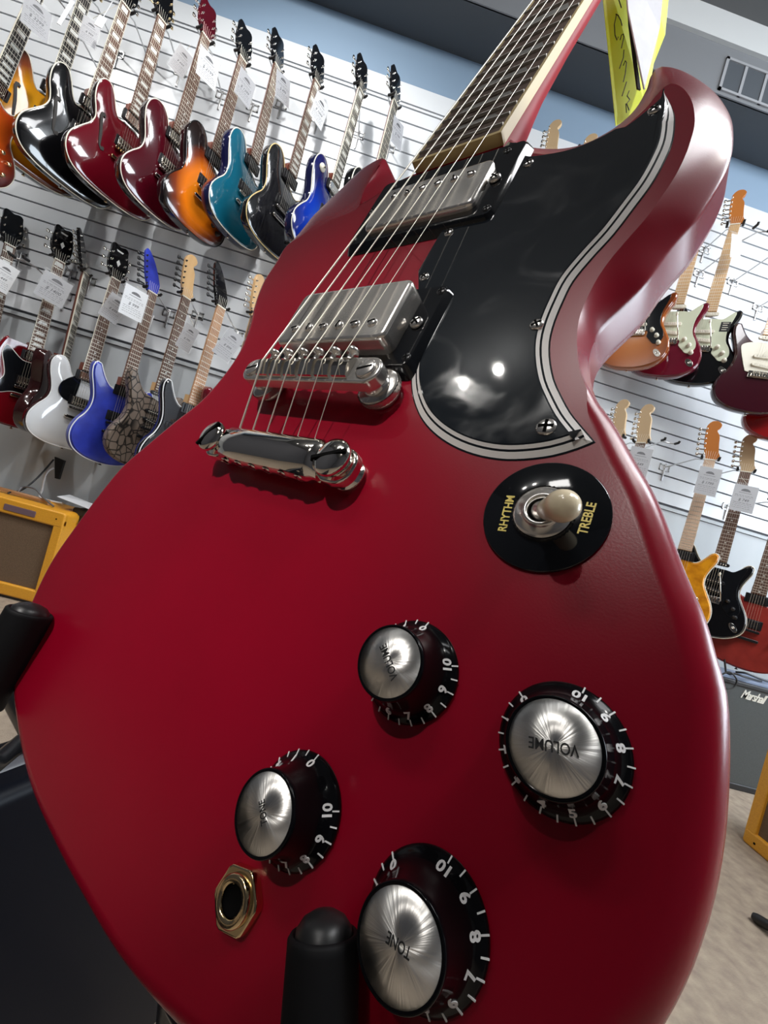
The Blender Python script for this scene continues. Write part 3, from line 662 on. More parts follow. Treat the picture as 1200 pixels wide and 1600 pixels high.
    HM = T(0, L+4, z_(L)-(2 if nt_ == 3 else 7)) @ RX(tilt)
    oo = spline(ho, 7, (0, len(ho)-1)); mb = MB(); mb.slab(oo, -14, 0, 1.0, 0, 1, HM)
    hd = mb.build('headstock', [headmat, headmat], g)
    if slotted:      # gold crest inlaid on the face of the headstock
        mb = MB(); mb.add([(0, 95, .3), (9, 80, .3), (0, 60, .3), (-9, 80, .3)], [(0, 3, 2, 1)], 0, False, HM); mb.add([(-16, 140, .3), (16, 140, .3), (12, 132, .3), (-12, 132, .3)], [(0, 3, 2, 1)], 0, False, HM); mb.build('crest', [pearl], hd)
    first = None
    spots = []
    if nt_ == 3:
        for s_ in (-1, 1):
            for k in range(3): spots.append((s_*30, 42+38*k, s_))
    else:
        for k in range(6): spots.append((-30-k*2.6 if head == 'six' else -32-k*3, 26+25*k, -1))
    for (x, y, s_) in spots:
        M2 = HM @ T(x, y, 0)
        if first is None or True:
            mb = MB(); mb.lathe([(4.2, 0), (4.2, 1.5), (2.6, 2), (2.6, 9), (0, 9)], 10, 0, T(0, 0, 0)); mb.tube([(0, 0, -16), (s_*20, 0, -17)], 3.5, 6); mb.lathe([(0, -9), (6, -7), (7.5, 0), (6, 7), (0, 9)], 8, 0, T(s_*27, 0, -17) @ RX(90) @ Matrix.Diagonal((1, .6, 1, 1)))
        Mm = M2.copy(); Mm.translation = Mm.translation*0.001
        mb.build('tuning_peg', [hwm], g, Mm)
    mb = MB(); 
    for k in range(6):
        zt_0 = 6 if dome else 0; x = -26+10.4*k; xn = -17.5+7*k; mb.tube([(x, -6 if tail != 'trapeze' else -90, 12), (x, 0, 17.5+zt_0), (xn, L, z_(L)+2.4), (xn*1.35, L+45, z_(L)-4)], .55 if k < 3 else .4, 4, caps=False)
    mb.build('strings', [steel], g)
    pm = pickmat or chrome
    if guard:
        go_ = spline(guard, 7); mb = MB(); mb.slab(go_, .2, 3, .8); gd = mb.build('pickguard', [guardmat], g)
    zt_ = 3 if guard and kind == 'strat' else (7 if dome else 0)
    if pick == 'hum':
        for y0 in (34, end-26):
            mb = MB(); mb.slab(rrect(-45, 45, y0-22, y0+22, 3, 2), 0, zt_+3, .6, 1); mb.slab(rrect(-35, 35, y0-18, y0+18, 3, 2), zt_+3, zt_+7, 1.2, 0)
            for k in range(6): mb.lathe([(2.3, 0), (2.3, .8), (0, .9)], 8, 1 if pm is not chrome else 0, T(-25+10*k, y0-9, zt_+7))
            mb.build('pickup', [pm, blacksatin], g)
    elif pick == 'single':
        for y0, r_ in ((38, -8), (82, 0), (end-14, 0)):
            mb = MB(); M2 = T(0, y0, 0) @ RZ(r_); mb.slab(rrect(-41, 41, -9, 9, 8.5, 3), zt_, zt_+8, 1.5, 0, None, M2)
            for k in range(6): mb.lathe([(2.4, 0), (2.4, 1), (0, 1)], 8, 1, M2 @ T(-26+10.4*k, 0, zt_+8))
            mb.build('pickup', [pm, steel], g)
    if tail == 'trem':
        mb = MB(); mb.box(-42, 42, -22, 10, zt_, zt_+5, 0, 1)
        for k in range(6): mb.box(-31+10.6*k, -22.4+10.6*k, -18, 6, zt_+5, zt_+11, 0, .8)
        br = mb.build('bridge', [hwm], g)
        mb = MB(); mb.tube([(38, -6, 6), (44, -4, 22), (30, 50, 30), (12, 120, 34)], 2.6, 8); mb.lathe([(0, -2), (4.5, 0), (5, 14), (0, 20)], 10, 1, T(12, 112, 34) @ RX(-90)); mb.build('tremolo_arm', [hwm, pick_white], br)
    else:
        mb = MB(); mb.slab(rrect(-42, 42, -6, 6, 5, 3), 6+zt_*.8, 16+zt_*.8, 1.2); mb.box(-38, -34, -2, 2, 0, 8); mb.box(34, 38, -2, 2, 0, 8)
        for k in range(6): mb.box(-30+10.4*k, -23+10.4*k, -4, 4, 16+zt_*.8, 18+zt_*.8, 0)
        mb.build('bridge', [hwm], g)
        mb = MB(); mb.slab(rrect(-47, 47, -50, -36, 6, 3), 5+zt_*.8, 14+zt_*.8, 2.5); mb.build('tailpiece', [hwm], g)
    km = knobmat or gold
    spots = {4: [(88, -38), (120, -60), (84, -92), (116, -112)], 3: [(70, 4), (96, -26), (112, -62)], 2: [(92, -30), (110, -72)], 5: [(88, -38), (120, -60), (84, -92), (116, -112), (-112, 166)]}.get(knobs, [])
    for x, y in spots:
        mb = MB(); mb.lathe([(11, zt_-1), (10.5, zt_+3), (8.4, zt_+6), (8, zt_+15), (7, zt_+16.5), (0, zt_+16.5)], 18, 0, T(x, y, 0)); mb.build('knob', [km], g)
    if kind == 'semi' or chip:
        x, y = (-96, 176) if kind == 'single' else (118, -142)
        mb = MB()
        if kind == 'single': mb.lathe([(17, 4), (17, 9.5), (6, 9.5), (5, 12), (0, 12)], 24, 0, T(x, y, 0))
        mb.tube([(x, y, 6), (x+5, y+3, 24)], [2.2, 4.2], 8, 1); mb.build('toggle_switch', [pick_white if not bind is None else hwm, hwm], g)
    if fholes:
        for s_ in (-1, 1):
            f = [(10, 78), (18, 84), (28, 80), (30, 66), (24, 40), (18, 10), (14, -20), (8, -46), (-2, -58), (-14, -54), (-14, -42), (-6, -40), (-4, -46), (2, -42), (4, -22), (8, 10), (14, 40), (20, 66), (17, 72), (12, 68)]
            q = [((x*1.0+88)*s_, y+2) for x, y in f]
            q = spline(q, 8); 
            if area2(q) < 0: q = q[::-1]
            mb = MB(); mb.add([(x, y, 8.9) for x, y in q], [tuple(range(len(q)))], 0, False); mb.add([(x, y, 2) for x, y in q]+[(x, y, 8.9) for x, y in q], [(i, (i+1) % len(q), len(q)+(i+1) % len(q), len(q)+i) for i in range(len(q))], 0, False)
            mb.build('f_hole', [mat_fhole], g)
    if jack:
        mb = MB(); mb.slab([(16*cos(a)*.75, 24*sin(a)) for a in [2*pi*k/20 for k in range(20)]], .2, 2.4, .8, 0, None, T(116, -112, 0) @ RZ(38)); mb.lathe([(6, 2.4), (6, 3.4), (3.5, 3.6), (3.5, 2.6), (0, 2.5)], 16, 0, T(116, -112, 0)); mb.build('jack_plate', [hwm], g)
    for y_ in (pts[len(pts)//2][1]-2,):
        mb = MB(); mb.lathe([(3, 0), (3, 6), (7, 8), (7, 10), (0, 11)], 12, 0, T(0, min(p[1] for p in pts), -thick/2) @ RX(90)); mb.build('strap_button', [hwm], g)
    if extra: extra(g)
    # the hanger that carries it
    yawr = rad(yaw)
    Hm = M.to_3x3(); nutw = M @ Vector((0, (L+10)*.001, (z_(L)-12)*.001))
    hanger(nutw, Hm, 'swing arm guitar hanger on the slatwall holding the '+label, group.replace('guitars', 'hangers') if group else None)
    return g, Y, M
def arch(mb, ring):
    """carved top inside the last ring, rising to the middle"""
    from mathutils.geometry import delaunay_2d_cdt
    R2 = [Vector((p[0], p[1])) for p in ring]; n = len(R2)
    def dist(q):
        d = 1e9
        for i in range(n):
            a, b = R2[i], R2[(i+1) % n]; ab = b-a; t_ = max(0, min(1, (q-a).dot(ab)/(ab.dot(ab)+1e-9))); d = min(d, (a+ab*t_-q).length)
        return d
    def inside(q):
        c = False
        for i in range(n):
            a, b = R2[i], R2[(i+1) % n]
            if (a.y > q.y) != (b.y > q.y) and q.x < (b.x-a.x)*(q.y-a.y)/(b.y-a.y)+a.x: c = not c
        return c
    pts = list(R2); st = 17
    for gx in range(-210, 211, st):
        for gy in range(-220, 240, st):
            q = Vector((gx, gy))
            if inside(q) and dist(q) > 8: pts.append(q)
    vo, eo, fo, _, _, _ = delaunay_2d_cdt(pts, [(i, (i+1) % n) for i in range(n)], [], 1, 1e-4)
    vs = []
    for q in vo:
        d = dist(q) if inside(q) else 0
        vs.append((q.x, q.y, (0 if d < .5 else 8.5*(1-math.exp(-d/42)))))
    mb.add(vs, [tuple(f) for f in fo], 0, True)
def weld(mb):
    """merge coincident ring vertices"""
    key = {}; nv = []; mp = []
    for i, p in enumerate(mb.v):
        k = (round(p[0], 2), round(p[1], 2), round(p[2], 2), )
        if k not in key: key[k] = len(nv); nv.append(p)
        mp.append(key[k])
    out = MB(); out.v = nv
    for f, mi, sm in zip(mb.f, mb.mi, mb.sm):
        q = []
        for i in f:
            j = mp[i]
            if j not in q: q.append(j)
        if len(q) > 2: out.f.append(q); out.mi.append(mi); out.sm.append(sm)
    return out
mat_fhole = mat('dark_f_hole', (0.02, 0.015, 0.012), 0.5)
hang_metal = mat('bright_zinc', (0.62, 0.62, 0.62), 0.28, 1.0)
def hanger(p, R, label, group, tips=True):
    base = Vector((p.x+0.0, WY, p.z-0.015))
    words = label.split()
    if len(words) > 16: label = ' '.join(words[:16])
    h = empty('guitar_hanger', T(*base), label, 'hanger', None)
    inv = T(*base).inverted()
    mb = MB(); mb.box(-30, 30, -4, 0, 8, 14); mb.box(-30, 30, -4, 0, -22, -16); mb.box(-30, -25, -4, 0, -22, 14); mb.box(25, 30, -4, 0, -22, 14); mb.box(-5, 5, -6, 0, -78, 16, 0, 1.2); mb.build('bracket', [hang_metal], h)
    q = (p-base)*MM
    mb = MB(); mb.tube([(0, -2, 0), (0, -22, 0), (q.x*.6, q.y*.7, q.z+8), (q.x-R[0][2]*26, q.y-R[1][2]*26, q.z)], 3.2, 8); arm = mb.build('arm', [hang_metal], h)
    c = q; u = Vector((R[0][0], R[1][0], R[2][0])); w = Vector((R[0][2], R[1][2], R[2][2]))
    mb = MB(); mb.tube([c+u*-33+w*14, c+u*-33-w*16, c-w*26, c+u*33-w*16, c+u*33+w*14], 3.4, 8); mb.build('yoke', [hang_metal], h)
    for s_ in (-1, 1):
        mb = MB(); mb.tube([c+u*33*s_-w*14, c+u*33*s_+w*13, c+u*35*s_+w*19+Vector((0, 0, 8))], [6.2, 6.2, 5], 8); mb.build('rubber_tip', [rubber], h)
    return h

# finishes
sun_y = burst('yellow_sunburst', [(0, (0.95, 0.50, 0.03)), (.55, (0.88, 0.36, 0.01)), (.78, (0.25, 0.05, 0.01)), (.97, (0.012, 0.006, 0.004))], 0, .0, .235, .26)
sun_r = burst('red_sunburst', [(0, (0.75, 0.16, 0.01)), (.5, (0.5, 0.06, 0.01)), (.8, (0.10, 0.01, 0.008)), (1, (0.02, 0.004, 0.004))], 0, .0, .23, .25)
sun_o = burst('orange_sunburst', [(0, (0.95, 0.32, 0.015)), (.45, (0.85, 0.20, 0.006)), (.68, (0.20, 0.03, 0.005)), (.86, (0.012, 0.006, 0.005))], 0, -.03, .195, .24)
sun_b = burst('blue_burst', [(0, (0.02, 0.16, 0.75)), (.5, (0.008, 0.05, 0.5)), (.9, (0.006, 0.008, 0.10))], 0, -.05, .19, .24)
sun_a = burst('amber_sunburst', [(0, (0.55, 0.17, 0.015)), (.6, (0.42, 0.11, 0.01)), (1.0, (0.2, 0.04, 0.005))], 0, -.04, .17, .20)
def gloss(name, c, noise=None): return mat(name, c, 0.11, coat=1.0, noise=noise, croug=.02)
blk = gloss('black_gloss_lacquer', (0.004, 0.004, 0.005)); wine = gloss('wine_red_gloss', (0.125, 0.003, 0.010)); wine2 = gloss('deep_wine_gloss', (0.070, 0.002, 0.008)); dkside = gloss('dark_side_lacquer', (0.014, 0.005, 0.006))
pelham = gloss('teal_blue_gloss', (0.006, 0.115, 0.185)); tblk = gloss('translucent_black_maple', (0.022, 0.022, 0.024), (22, (0.006, 0.006, 0.007), .15, (6, 1, 1)))
navy = gloss('navy_side', (0.006, 0.008, 0.05)); snow = gloss('white_gloss', (0.74, 0.76, 0.78)); brownside = gloss('dark_brown_gloss', (0.028, 0.006, 0.006))
cobalt = mat('cobalt_blue_matte', (0.035, 0.06, 0.50), 0.28, coat=.3, noise=(18, (0.02, 0.03, 0.30), .2)); black2 = gloss('inky_black', (0.003, 0.003, 0.006))
amberq = mat('amber_quilted_maple', (0.85, 0.36, 0.015), 0.15, coat=.8, noise=(26, (0.58, 0.20, 0.008), .15)); redsat = mat('faded_red_satin', (0.33, 0.030, 0.022), 0.35, noise=(20, (0.24, 0.02, 0.016), .2)); burg = gloss('burgundy_metallic', (0.13, 0.004, 0.018)); burgd = gloss('dark_burgundy_gloss', (0.035, 0.003, 0.008))
snake, nt, b = node_mat('snakeskin_print')
tc = nt.nodes.new('ShaderNodeTexCoord'); mp = nt.nodes.new('ShaderNodeMapping'); mp.inputs['Scale'].default_value = (40, 28, 40); mp.inputs['Rotation'].default_value = (0, 0, .5); bk_ = nt.nodes.new('ShaderNodeTexVoronoi'); bk_.feature = 'DISTANCE_TO_EDGE'; bk_.inputs['Scale'].default_value = 1.0
cr = nt.nodes.new('ShaderNodeValToRGB'); cr.color_ramp.elements[0].position = .03; cr.color_ramp.elements[0].color = (0.015, 0.012, 0.010, 1); cr.color_ramp.elements[1].position = .10; cr.color_ramp.elements[1].color = (0.22, 0.17, 0.135, 1)
nt.links.new(tc.outputs['Object'], mp.inputs[0]); nt.links.new(mp.outputs[0], bk_.inputs['Vector']); nt.links.new(bk_.outputs['Distance'], cr.inputs[0]); nt.links.new(cr.outputs[0], b.inputs['Base Color']); b.inputs['Roughness'].default_value = .5

UG = 'guitars hanging in the upper row left of the red guitar'
LG = 'guitars hanging in the lower row left of the red guitar'
RG = 'guitars hanging in the upper row right of the red guitar'
QG = 'guitars hanging in the lower row right of the red guitar'
cards = []
G = {}
def WG(key, *a, **k): G[key] = wall_guitar('electric_guitar', *a, **k)
WG('u0', 'single', (75, -35), (-27, 192), 74, sun_r, dkside, 'red sunburst guitar, leftmost of the upper row, cut by the frame edge', UG, bind=pale, thick=50, fholes=False, hw_=gold, inlay='block', boardbind=pale, board=ebony)
WG('u1', 'semi', (140, -16), (68, 198), 58, sun_y, blk, 'yellow sunburst hollow body guitar with a dark rim, second from the left edge', UG, bind=pale, thick=50, fholes=True, hw_=gold, inlay='block', boardbind=pale, board=ebony)
WG('u2', 'semi', (200, 8), (127, 219), 60, blk, blk, 'glossy black semi-hollow guitar with cream binding and a rosewood block-inlaid neck', UG, bind=pale, thick=48, fholes=True, inlay='block', boardbind=pale, headmat=blk)
WG('u3', 'semi', (257, 30), (195, 241), 60, wine, dkside, 'wine red semi-hollow guitar with gold hardware, f-holes and cream binding', UG, bind=pale, thick=48, fholes=True, hw_=gold, inlay='block', headmat=blk)
WG('u4', 'single', (326, 57), (262, 270), 61, wine2, dkside, 'dark wine red arched single-cut guitar with cream binding and a red headstock', UG, bind=pale, thick=52, inlay='dot', headmat=wine2, knobs=4, knobmat=blacksatin)
WG('u5', 'single', (384, 92), (322, 300), 61, sun_o, dkside, 'orange sunburst arched guitar with black edges and black open pickups', UG, bind=blk, thick=52, pickmat=blacksatin, inlay='dot', knobmat=blacksatin, boardbind=None)
WG('u6', 'single', (438, 104), (384, 308), 64, pelham, navy, 'teal blue arched guitar with cream edge and a dark side', UG, bind=pale, thick=55, inlay='dot', neckm=mahog, knobmat=blacksatin, pickmat=blacksatin)
WG('u7', 'single', (500, 128), (442, 330), 58, tblk, blk, 'translucent black flamed single-cut guitar with cream edge and chrome bridge', UG, bind=cream, thick=50, pickmat=blacksatin, inlay='block', knobmat=blacksatin)
WG('u8', 'single', (569, 142), (509, 346), 58, sun_b, navy, 'bright blue burst single-cut guitar with cream switch ring, just behind the red horn', UG, chip=True, bind=pale, thick=50, inlay='block', boardbind=pale, board=ebony, knobs=4, headmat=blk)
WG('u9', 'single', (623, 160), (567, 366), 58, blk, blk, 'black guitar whose headstock stands beside the neck strings, rightmost of the upper row', UG, bind=pale, thick=50, inlay='dot', board=ebony, boardbind=pale)
# lower row, left
def guard_sg(g):
    mb = MB(); go_ = spline([(34, 20), (34, 120), (-34, 128), (-80, 160), (-104, 170), (-112, 130), (-96, 80), (-86, 30), (-110, -20), (-90, -50), (-40, -30), (30, -24)], 6); mb.slab(go_ if area2(go_) > 0 else go_[::-1], .2, 2.6, .6); mb.slab(inset(go_, 3), 2.5, 3.0, .1, 1); mb.build('pickguard', [whiteply, blackgloss], g)
WG('l0', 'semi', (18, 383), (-30, 585), 57, wine2, dkside, 'guitar with a dark headstock cut by the left frame edge, leftmost of the lower row', LG, bind=pale, inlay='block')
WG('l1', 'sg', (97, 408), (40, 608), 57, gloss('cherry_gloss', (0.16, 0.003, 0.008)), wine2, 'cherry red pointed double-horned guitar with black pickguard and trapezoid inlays, lower left', LG, thick=36, inlay='trap', headmat=blk, boardbind=pale, extra=guard_sg, slotted=True)
WG('l2', 'jet', (141, 431), (88, 625), 100, brownside, brownside, 'dark brown guitar mostly hidden behind the white one, black neck with pale edge', LG, thick=52, inlay='shark', board=ebony, boardbind=pale, head='point', headmat=blk)
def guard_jet(g):
    go_ = spline([(-22, 150), (-60, 130), (-88, 96), (-92, 58), (-70, 30), (-30, 22), (-22, 60)], 6); mb = MB(); mb.slab(go_ if area2(go_) > 0 else go_[::-1], 4, 7, .6); mb.build('pickguard', [blackgloss], g)
WG('l3', 'jet', (184, 437), (123, 640), 57, snow, brownside, 'white solid guitar with dark brown sides, black pickguard and chrome knobs', LG, bind=white, thick=52, inlay='dot', headmat=blk, boardbind=pale, extra=guard_jet, knobmat=chrome, slotted=True)
def chromes(g):
    pass
WG('l4', 'strat', (243, 458), (182, 664), 57, cobalt, blk, 'matte cobalt blue guitar with black hardware and a blue pointed headstock', LG, bind=white, thick=44, inlay=None, head='point', headmat=cobalt, pickmat=blacksatin, hw_=blacksatin, knobs=2, knobmat=blacksatin)
WG('l5', 'strat', (296, 466), (235, 672), 57, snake, snake, 'brown snakeskin patterned guitar with a maple neck and natural headstock', LG, thick=44, inlay='dot', head='six', headmat=maple, neckm=maple, board=rosewood, pick='single', pickmat=blacksatin, knobs=3, scale=640, hw_=blacksatin)
WG('l6', 'strat', (351, 481), (286, 694), 57, black2, black2, 'black guitar with white edge lines and a bare maple neck, behind the red body', LG, bind=white, thick=44, inlay=None, head='point', headmat=blk, neckm=maple, board=mat('flamed_maple', (0.55, 0.30, 0.15), .4, noise=(30, (.40, .2, .1), .2)), pickmat=blacksatin, knobs=2, hw_=blacksatin, knobmat=chrome)
WG('l7', 'strat', (404, 498), (345, 700), 66, wine, wine, 'red guitar with a natural headstock peeking out beside the red body edge', LG, thick=44, guard=None, inlay='dot', head='six', headmat=maple, neckm=maple, pick='single', knobs=3)
# right cluster
SGD = [(34, 150), (60, 148), (82, 166), (98, 181), (107, 184), (109, 170), (103, 142), (94, 108), (92, 70), (98, 34), (118, -4), (124, -36), (110, -62), (88, -64), (70, -46), (52, -26), (44, 4), (-46, 4), (-62, 20), (-78, 60), (-92, 100), (-96, 130), (-70, 146), (-34, 150)]
if area2(SGD) < 0: SGD = SGD[::-1]
def sticker(g):
    mb = MB(); mb.box(58, 98, 84, 134, 3, 3.4, 0); s_ = mb.build('black_leaflet', [blacksatin], g)
    mb = MB()
    for k in range(4): mb.box(66, 90-4*(k % 2), 126-11*k, 129-11*k, 3.4, 3.6)
    mb.build('leaflet_lines', [pick_white], s_)
fen = dict(thick=45, head='six', neckm=maple_dark, inlay=None, pick='single', pickmat=pick_white, tail='trem', knobs=3, knobmat=pick_white, scale=648, guard=SGD, jack=True)
WG('r1', 'strat', (1049, 321), (993, 516), -44, sun_a, sun_a, 'amber sunburst double-cut guitar, leftmost behind the red horn', RG, **{**fen, 'guardmat': blackgloss, 'headmat': maple_pale, 'board': maple})
WG('r2', 'strat', (1099, 334), (1043, 529), -36, burg, burg, 'burgundy metallic double-cut guitar with mint pickguard, in front of the black one', RG, **{**fen, 'guardmat': mint, 'headmat': maple_pale, 'board': maple})
WG('r3', 'strat', (1150, 346), (1094, 541), -36, blk, blk, 'glossy black double-cut guitar with mint pickguard and black leaflet', RG, **{**fen, 'guardmat': mint, 'headmat': maple_dark, 'board': maple, 'extra': sticker})
WG('r4', 'strat', (1248, 374), (1188, 582), -24, burgd, burgd, 'dark burgundy double-cut guitar with cream pickguard and tremolo arm', RG, **{**fen, 'guardmat': pick_white, 'headmat': maple, 'board': maple})
WG('r5', 'strat', (1296, 420), (1238, 628), -26, gloss('bright_red_gloss', (0.22, 0.006, 0.006)), wine, 'red guitar bottom at the right frame edge under the dark burgundy one', RG, **{**fen, 'guardmat': pick_white, 'headmat': maple, 'board': maple})
WG('q1', 'strat', (959, 682), (900, 888), -55, sun_b, navy, 'guitar with a pale maple headstock rising just above the red body edge', QG, **{**fen, 'guardmat': pick_white, 'headmat': maple_pale, 'board': rosewood, 'neckm': maple_pale})
WG('q2', 'strat', (998, 690), (938, 898), -55, blk, blk, 'guitar with a pale maple headstock beside the empty hook', QG, **{**fen, 'guardmat': pick_white, 'headmat': maple_pale, 'board': rosewood, 'neckm': maple_pale})
WG('q3', 'strat', (1110, 717), (1054, 916), -38, amberq, amberq, 'amber quilted maple guitar with an orange headstock', QG, thick=45, head='six', headmat=maple_dark, neckm=maple_pale, board=mat('light_maple', (0.70, 0.50, 0.36), .4), inlay=None, pickmat=blacksatin, bind=pale, knobs=2, tail='stop')
WG('q4', 'strat', (1166, 736), (1109, 933), -40, blk, blk, 'black double-cut guitar with white-lined black pickguard', QG, **{**fen, 'guardmat': blackgloss, 'headmat': maple_pale, 'board': rosewood, 'neckm': maple_pale, 'pickmat': blacksatin, 'knobmat': blacksatin, 'inlay': 'dot', 'bind': steel})
WG('q5', 'strat', (1227, 788), (1169, 985), -42, redsat, redsat, 'faded red satin guitar with black pickups at the right frame edge', QG, thick=42, head='point', headmat=blk, neckm=mahog, board=rosewood, inlay='dot', pickmat=blacksatin, knobs=2, knobmat=blacksatin, hw_=blacksatin)
# headstocks seen between the neck and the horn
for nm, nx, lab in (('t1', (858, 236), 'guitar with a pale headstock standing between the big neck and the red horn'), ('t2', (915, 258), 'guitar whose pale headstock tip peeks over the red horn curve')):
    WG(nm, 'strat', nx, (nx[0]-58, nx[1]+200), -30, blk if nm == 't1' else wine, blk if nm == 't1' else wine, lab, RG, **{**fen, 'guardmat': pick_white, 'headmat': maple_pale, 'board': maple, 'neckm': maple_pale})

# empty hooks
def empty_hook(u, v, label, Yo=1.95):
    p = onY(u, v, Yo); a = rad(-8); R = Matrix(((cos(a), 0, sin(a)), (sin(a), 0, -cos(a)), (0, 1, 0)))
    hanger(p, R, label, None)
empty_hook(1047, 690, 'empty guitar hook with two black tips between two pale headstocks', 1.98)
empty_hook(1192, 356, 'empty guitar hook at the right frame edge under the blue band', 1.86)
empty_hook(30, 402, 'empty guitar hook on the slatwall beside the left headstocks', 1.92)

# ------------------------------------------------------------------ price cards
card_m = mat('grey_white_card', (0.40, 0.40, 0.42), 0.5); card_w = mat('white_card', (0.72, 0.73, 0.75), 0.5); ink = mat('grey_ink', (0.05, 0.05, 0.06), 0.6); ink2 = mat('pale_ink', (0.16, 0.16, 0.17), 0.6)
sleeve, nt, b = node_mat('clear_plastic_sleeve')
b.inputs['Base Color'].default_value = (0.95, 0.96, 0.97, 1); b.inputs['Roughness'].default_value = .12; b.inputs['Alpha'].default_value = .07
def price_card(u, v, Y, w, h, yaw, roll, label, m=None, price='$ 899', pitch_=0, blank=False, on=None):
    if on: Y = G[on][1]-.065
    a = rad(yaw); c = onY(u, v, Y)
    M = T(*c) @ Matrix.Rotation(a, 4, 'Z') @ Matrix.Rotation(pi/2, 4, 'X') @ Matrix.Rotation(rad(pitch_), 4, 'X') @ Matrix.Rotation(rad(roll), 4, 'Z')
    t = empty('price_card', M, label, 'price tag', 'price cards hanging from the guitars')
    mb = MB(); mb.box(-w/2, w/2, -h/2, h/2, -.4, .4); mb.build('card', [m or card_m], t)
    if not blank:
        mb = MB(); s = w/90
        arc = [(18*cos(x), 12*sin(x)) for x in [pi*k/10 for k in range(11)]]
        mb.add([(x*s, (y)*s+h*.27, .6) for x, y in arc], [tuple(range(11))], 0, False)
        mb.box(-24*s, 24*s, h*.20, h*.22, .4, .6, 1)
        random.seed(int(u*7+v))
        for k in range(6):
            y = h*(.10, .05, -.18, -.24, -.31, -.38)[k]; x = -w*.40
            while x < w*.36:
                l = random.uniform(4, 12)*s; l = min(l, w*.40-x)
                mb.box(x, x+l, y, y+1.5*s, .4, .6, 0 if k in (0, 2) else 1); x += l+random.uniform(2, 4)*s
        mb.text(price, 17*s, T(0, -h*.065, .5), 0, .05, bold=.01, shear=.25); mb.build('card_print', [ink, ink2], t)
    mb = MB(); mb.box(-w/2-4, w/2+4, -h/2-4, h/2+10, .9, 1.3); mb.build('clear_sleeve', [sleeve], t)
    mb = MB(); mb.tube([(0, h/2+8, 0), (-3, h/2+12, -6)]+([(M.inverted() @ (G[on][2] @ Vector((-.015, .625, -.01))))*MM] if on else [(0, h/2+48, -14)]), .8, 6); mb.build('tie', [steel], t)
    return t
PC = price_card
PC(57, 28, 1.62, 84, 105, 56, 4, 'large grey price card at the top left frame edge', price='$ 3299', on='u0')
PC(140, 50, 1.86, 60, 100, 30, 0, 'grey price card hanging behind the second neck of the upper row', price='$ 999', on='u2')
PC(325, 107, 1.80, 92, 112, 54, 6, 'white price card on the neck of the dark wine red guitar', card_w, '$ 2199', on='u4')
PC(283, 96, 2.0, 66, 118, 40, -10, 'grey price card dangling between the two wine red guitars', None, '$ 649')
PC(383, 138, 1.80, 82, 112, 55, 0, 'grey price card on the neck of the orange sunburst guitar', None, '$ 1299', on='u5')
PC(442, 139, 1.80, 84, 100, 58, 16, 'grey diamond-turned price card on the teal guitar neck', None, '$ 499', on='u6')
PC(499, 173, 1.82, 80, 118, 52, -4, 'white price card on the neck of the translucent black guitar', card_w, '$ 1099', on='u7')
PC(621, 209, 1.82, 84, 98, 56, 16, 'grey diamond-turned price card on the rightmost upper neck', None, '$ 799', on='u9')
PC(84, 452, 1.78, 108, 122, 42, -8, 'grey price card with large handwriting on the cherry guitar neck', None, '$ 1400', on='l1')
PC(178, 482, 1.84, 76, 118, 40, -14, 'dull grey price card hanging left of the white price card', None, '$ 699', on='l3')
PC(209, 474, 1.78, 96, 130, 50, 0, 'white price card on the blue headstock neck', card_w, '$ 999', on='l4')
PC(293, 528, 1.98, 62, 116, 40, -10, 'faint grey price card behind the maple neck', None, '$ 799', on='l5')
PC(357, 539, 1.80, 74, 128, 22, -18, 'grey price card beside the bare maple neck', None, '$ 899', on='l6')
PC(4, 432, 1.72, 80, 130, 44, -10, 'white price card cut by the left frame edge', card_w, '$ 449', on='l0')
PC(1150, 385, 1.98, 62, 108, 10, 14, 'blank white card on the neck of the glossy black double-cut guitar', card_w, '', 0, True, on='r3')
PC(1106, 752, 2.02, 88, 128, -20, 0, 'grey price card on the neck of the amber quilted guitar', None, '$ 1799', on='q3')
PC(1162, 779, 2.00, 98, 128, -20, 0, 'grey price card on the neck of the black guitar in the lower right row', None, '$ 749', on='q4')
PC(998, 722, 2.04, 88, 134, -20, 0, 'grey price card half hidden by the red body edge', None, '$ 649', on='q2')
t = empty('security_tag', T(*onY(158, 33, 1.85)), 'small white plastic tag on a wire in front of the upper slats', 'tag')
mb = MB(); mb.box(-17, 17, -2, 2, -26, 20, 0, 1.5, RY(12)); mb.build('tag_body', [card_w], t); mb = MB(); mb.tube([(4, 0, 18), (14, 0, 60), (18, 4, 95)], 1.5, 6); mb.build('tag_wire', [card_w], t)
t = empty('security_tag', T(*onY(103, 20, 1.80)), 'narrow white hook label between the first two upper necks', 'tag')
mb = MB(); mb.box(-9, 9, -2, 2, -55, 55, 0, 1.5, RY(14)); mb.build('tag_body', [card_w], t)
t = empty('security_tag', T(*onY(232, 510, 2.05)), 'narrow white label behind the blue guitar neck', 'tag')
mb = MB(); mb.box(-8, 8, -2, 2, -56, 56, 0, 1.5, RY(4)); mb.build('tag_body', [card_w], t)

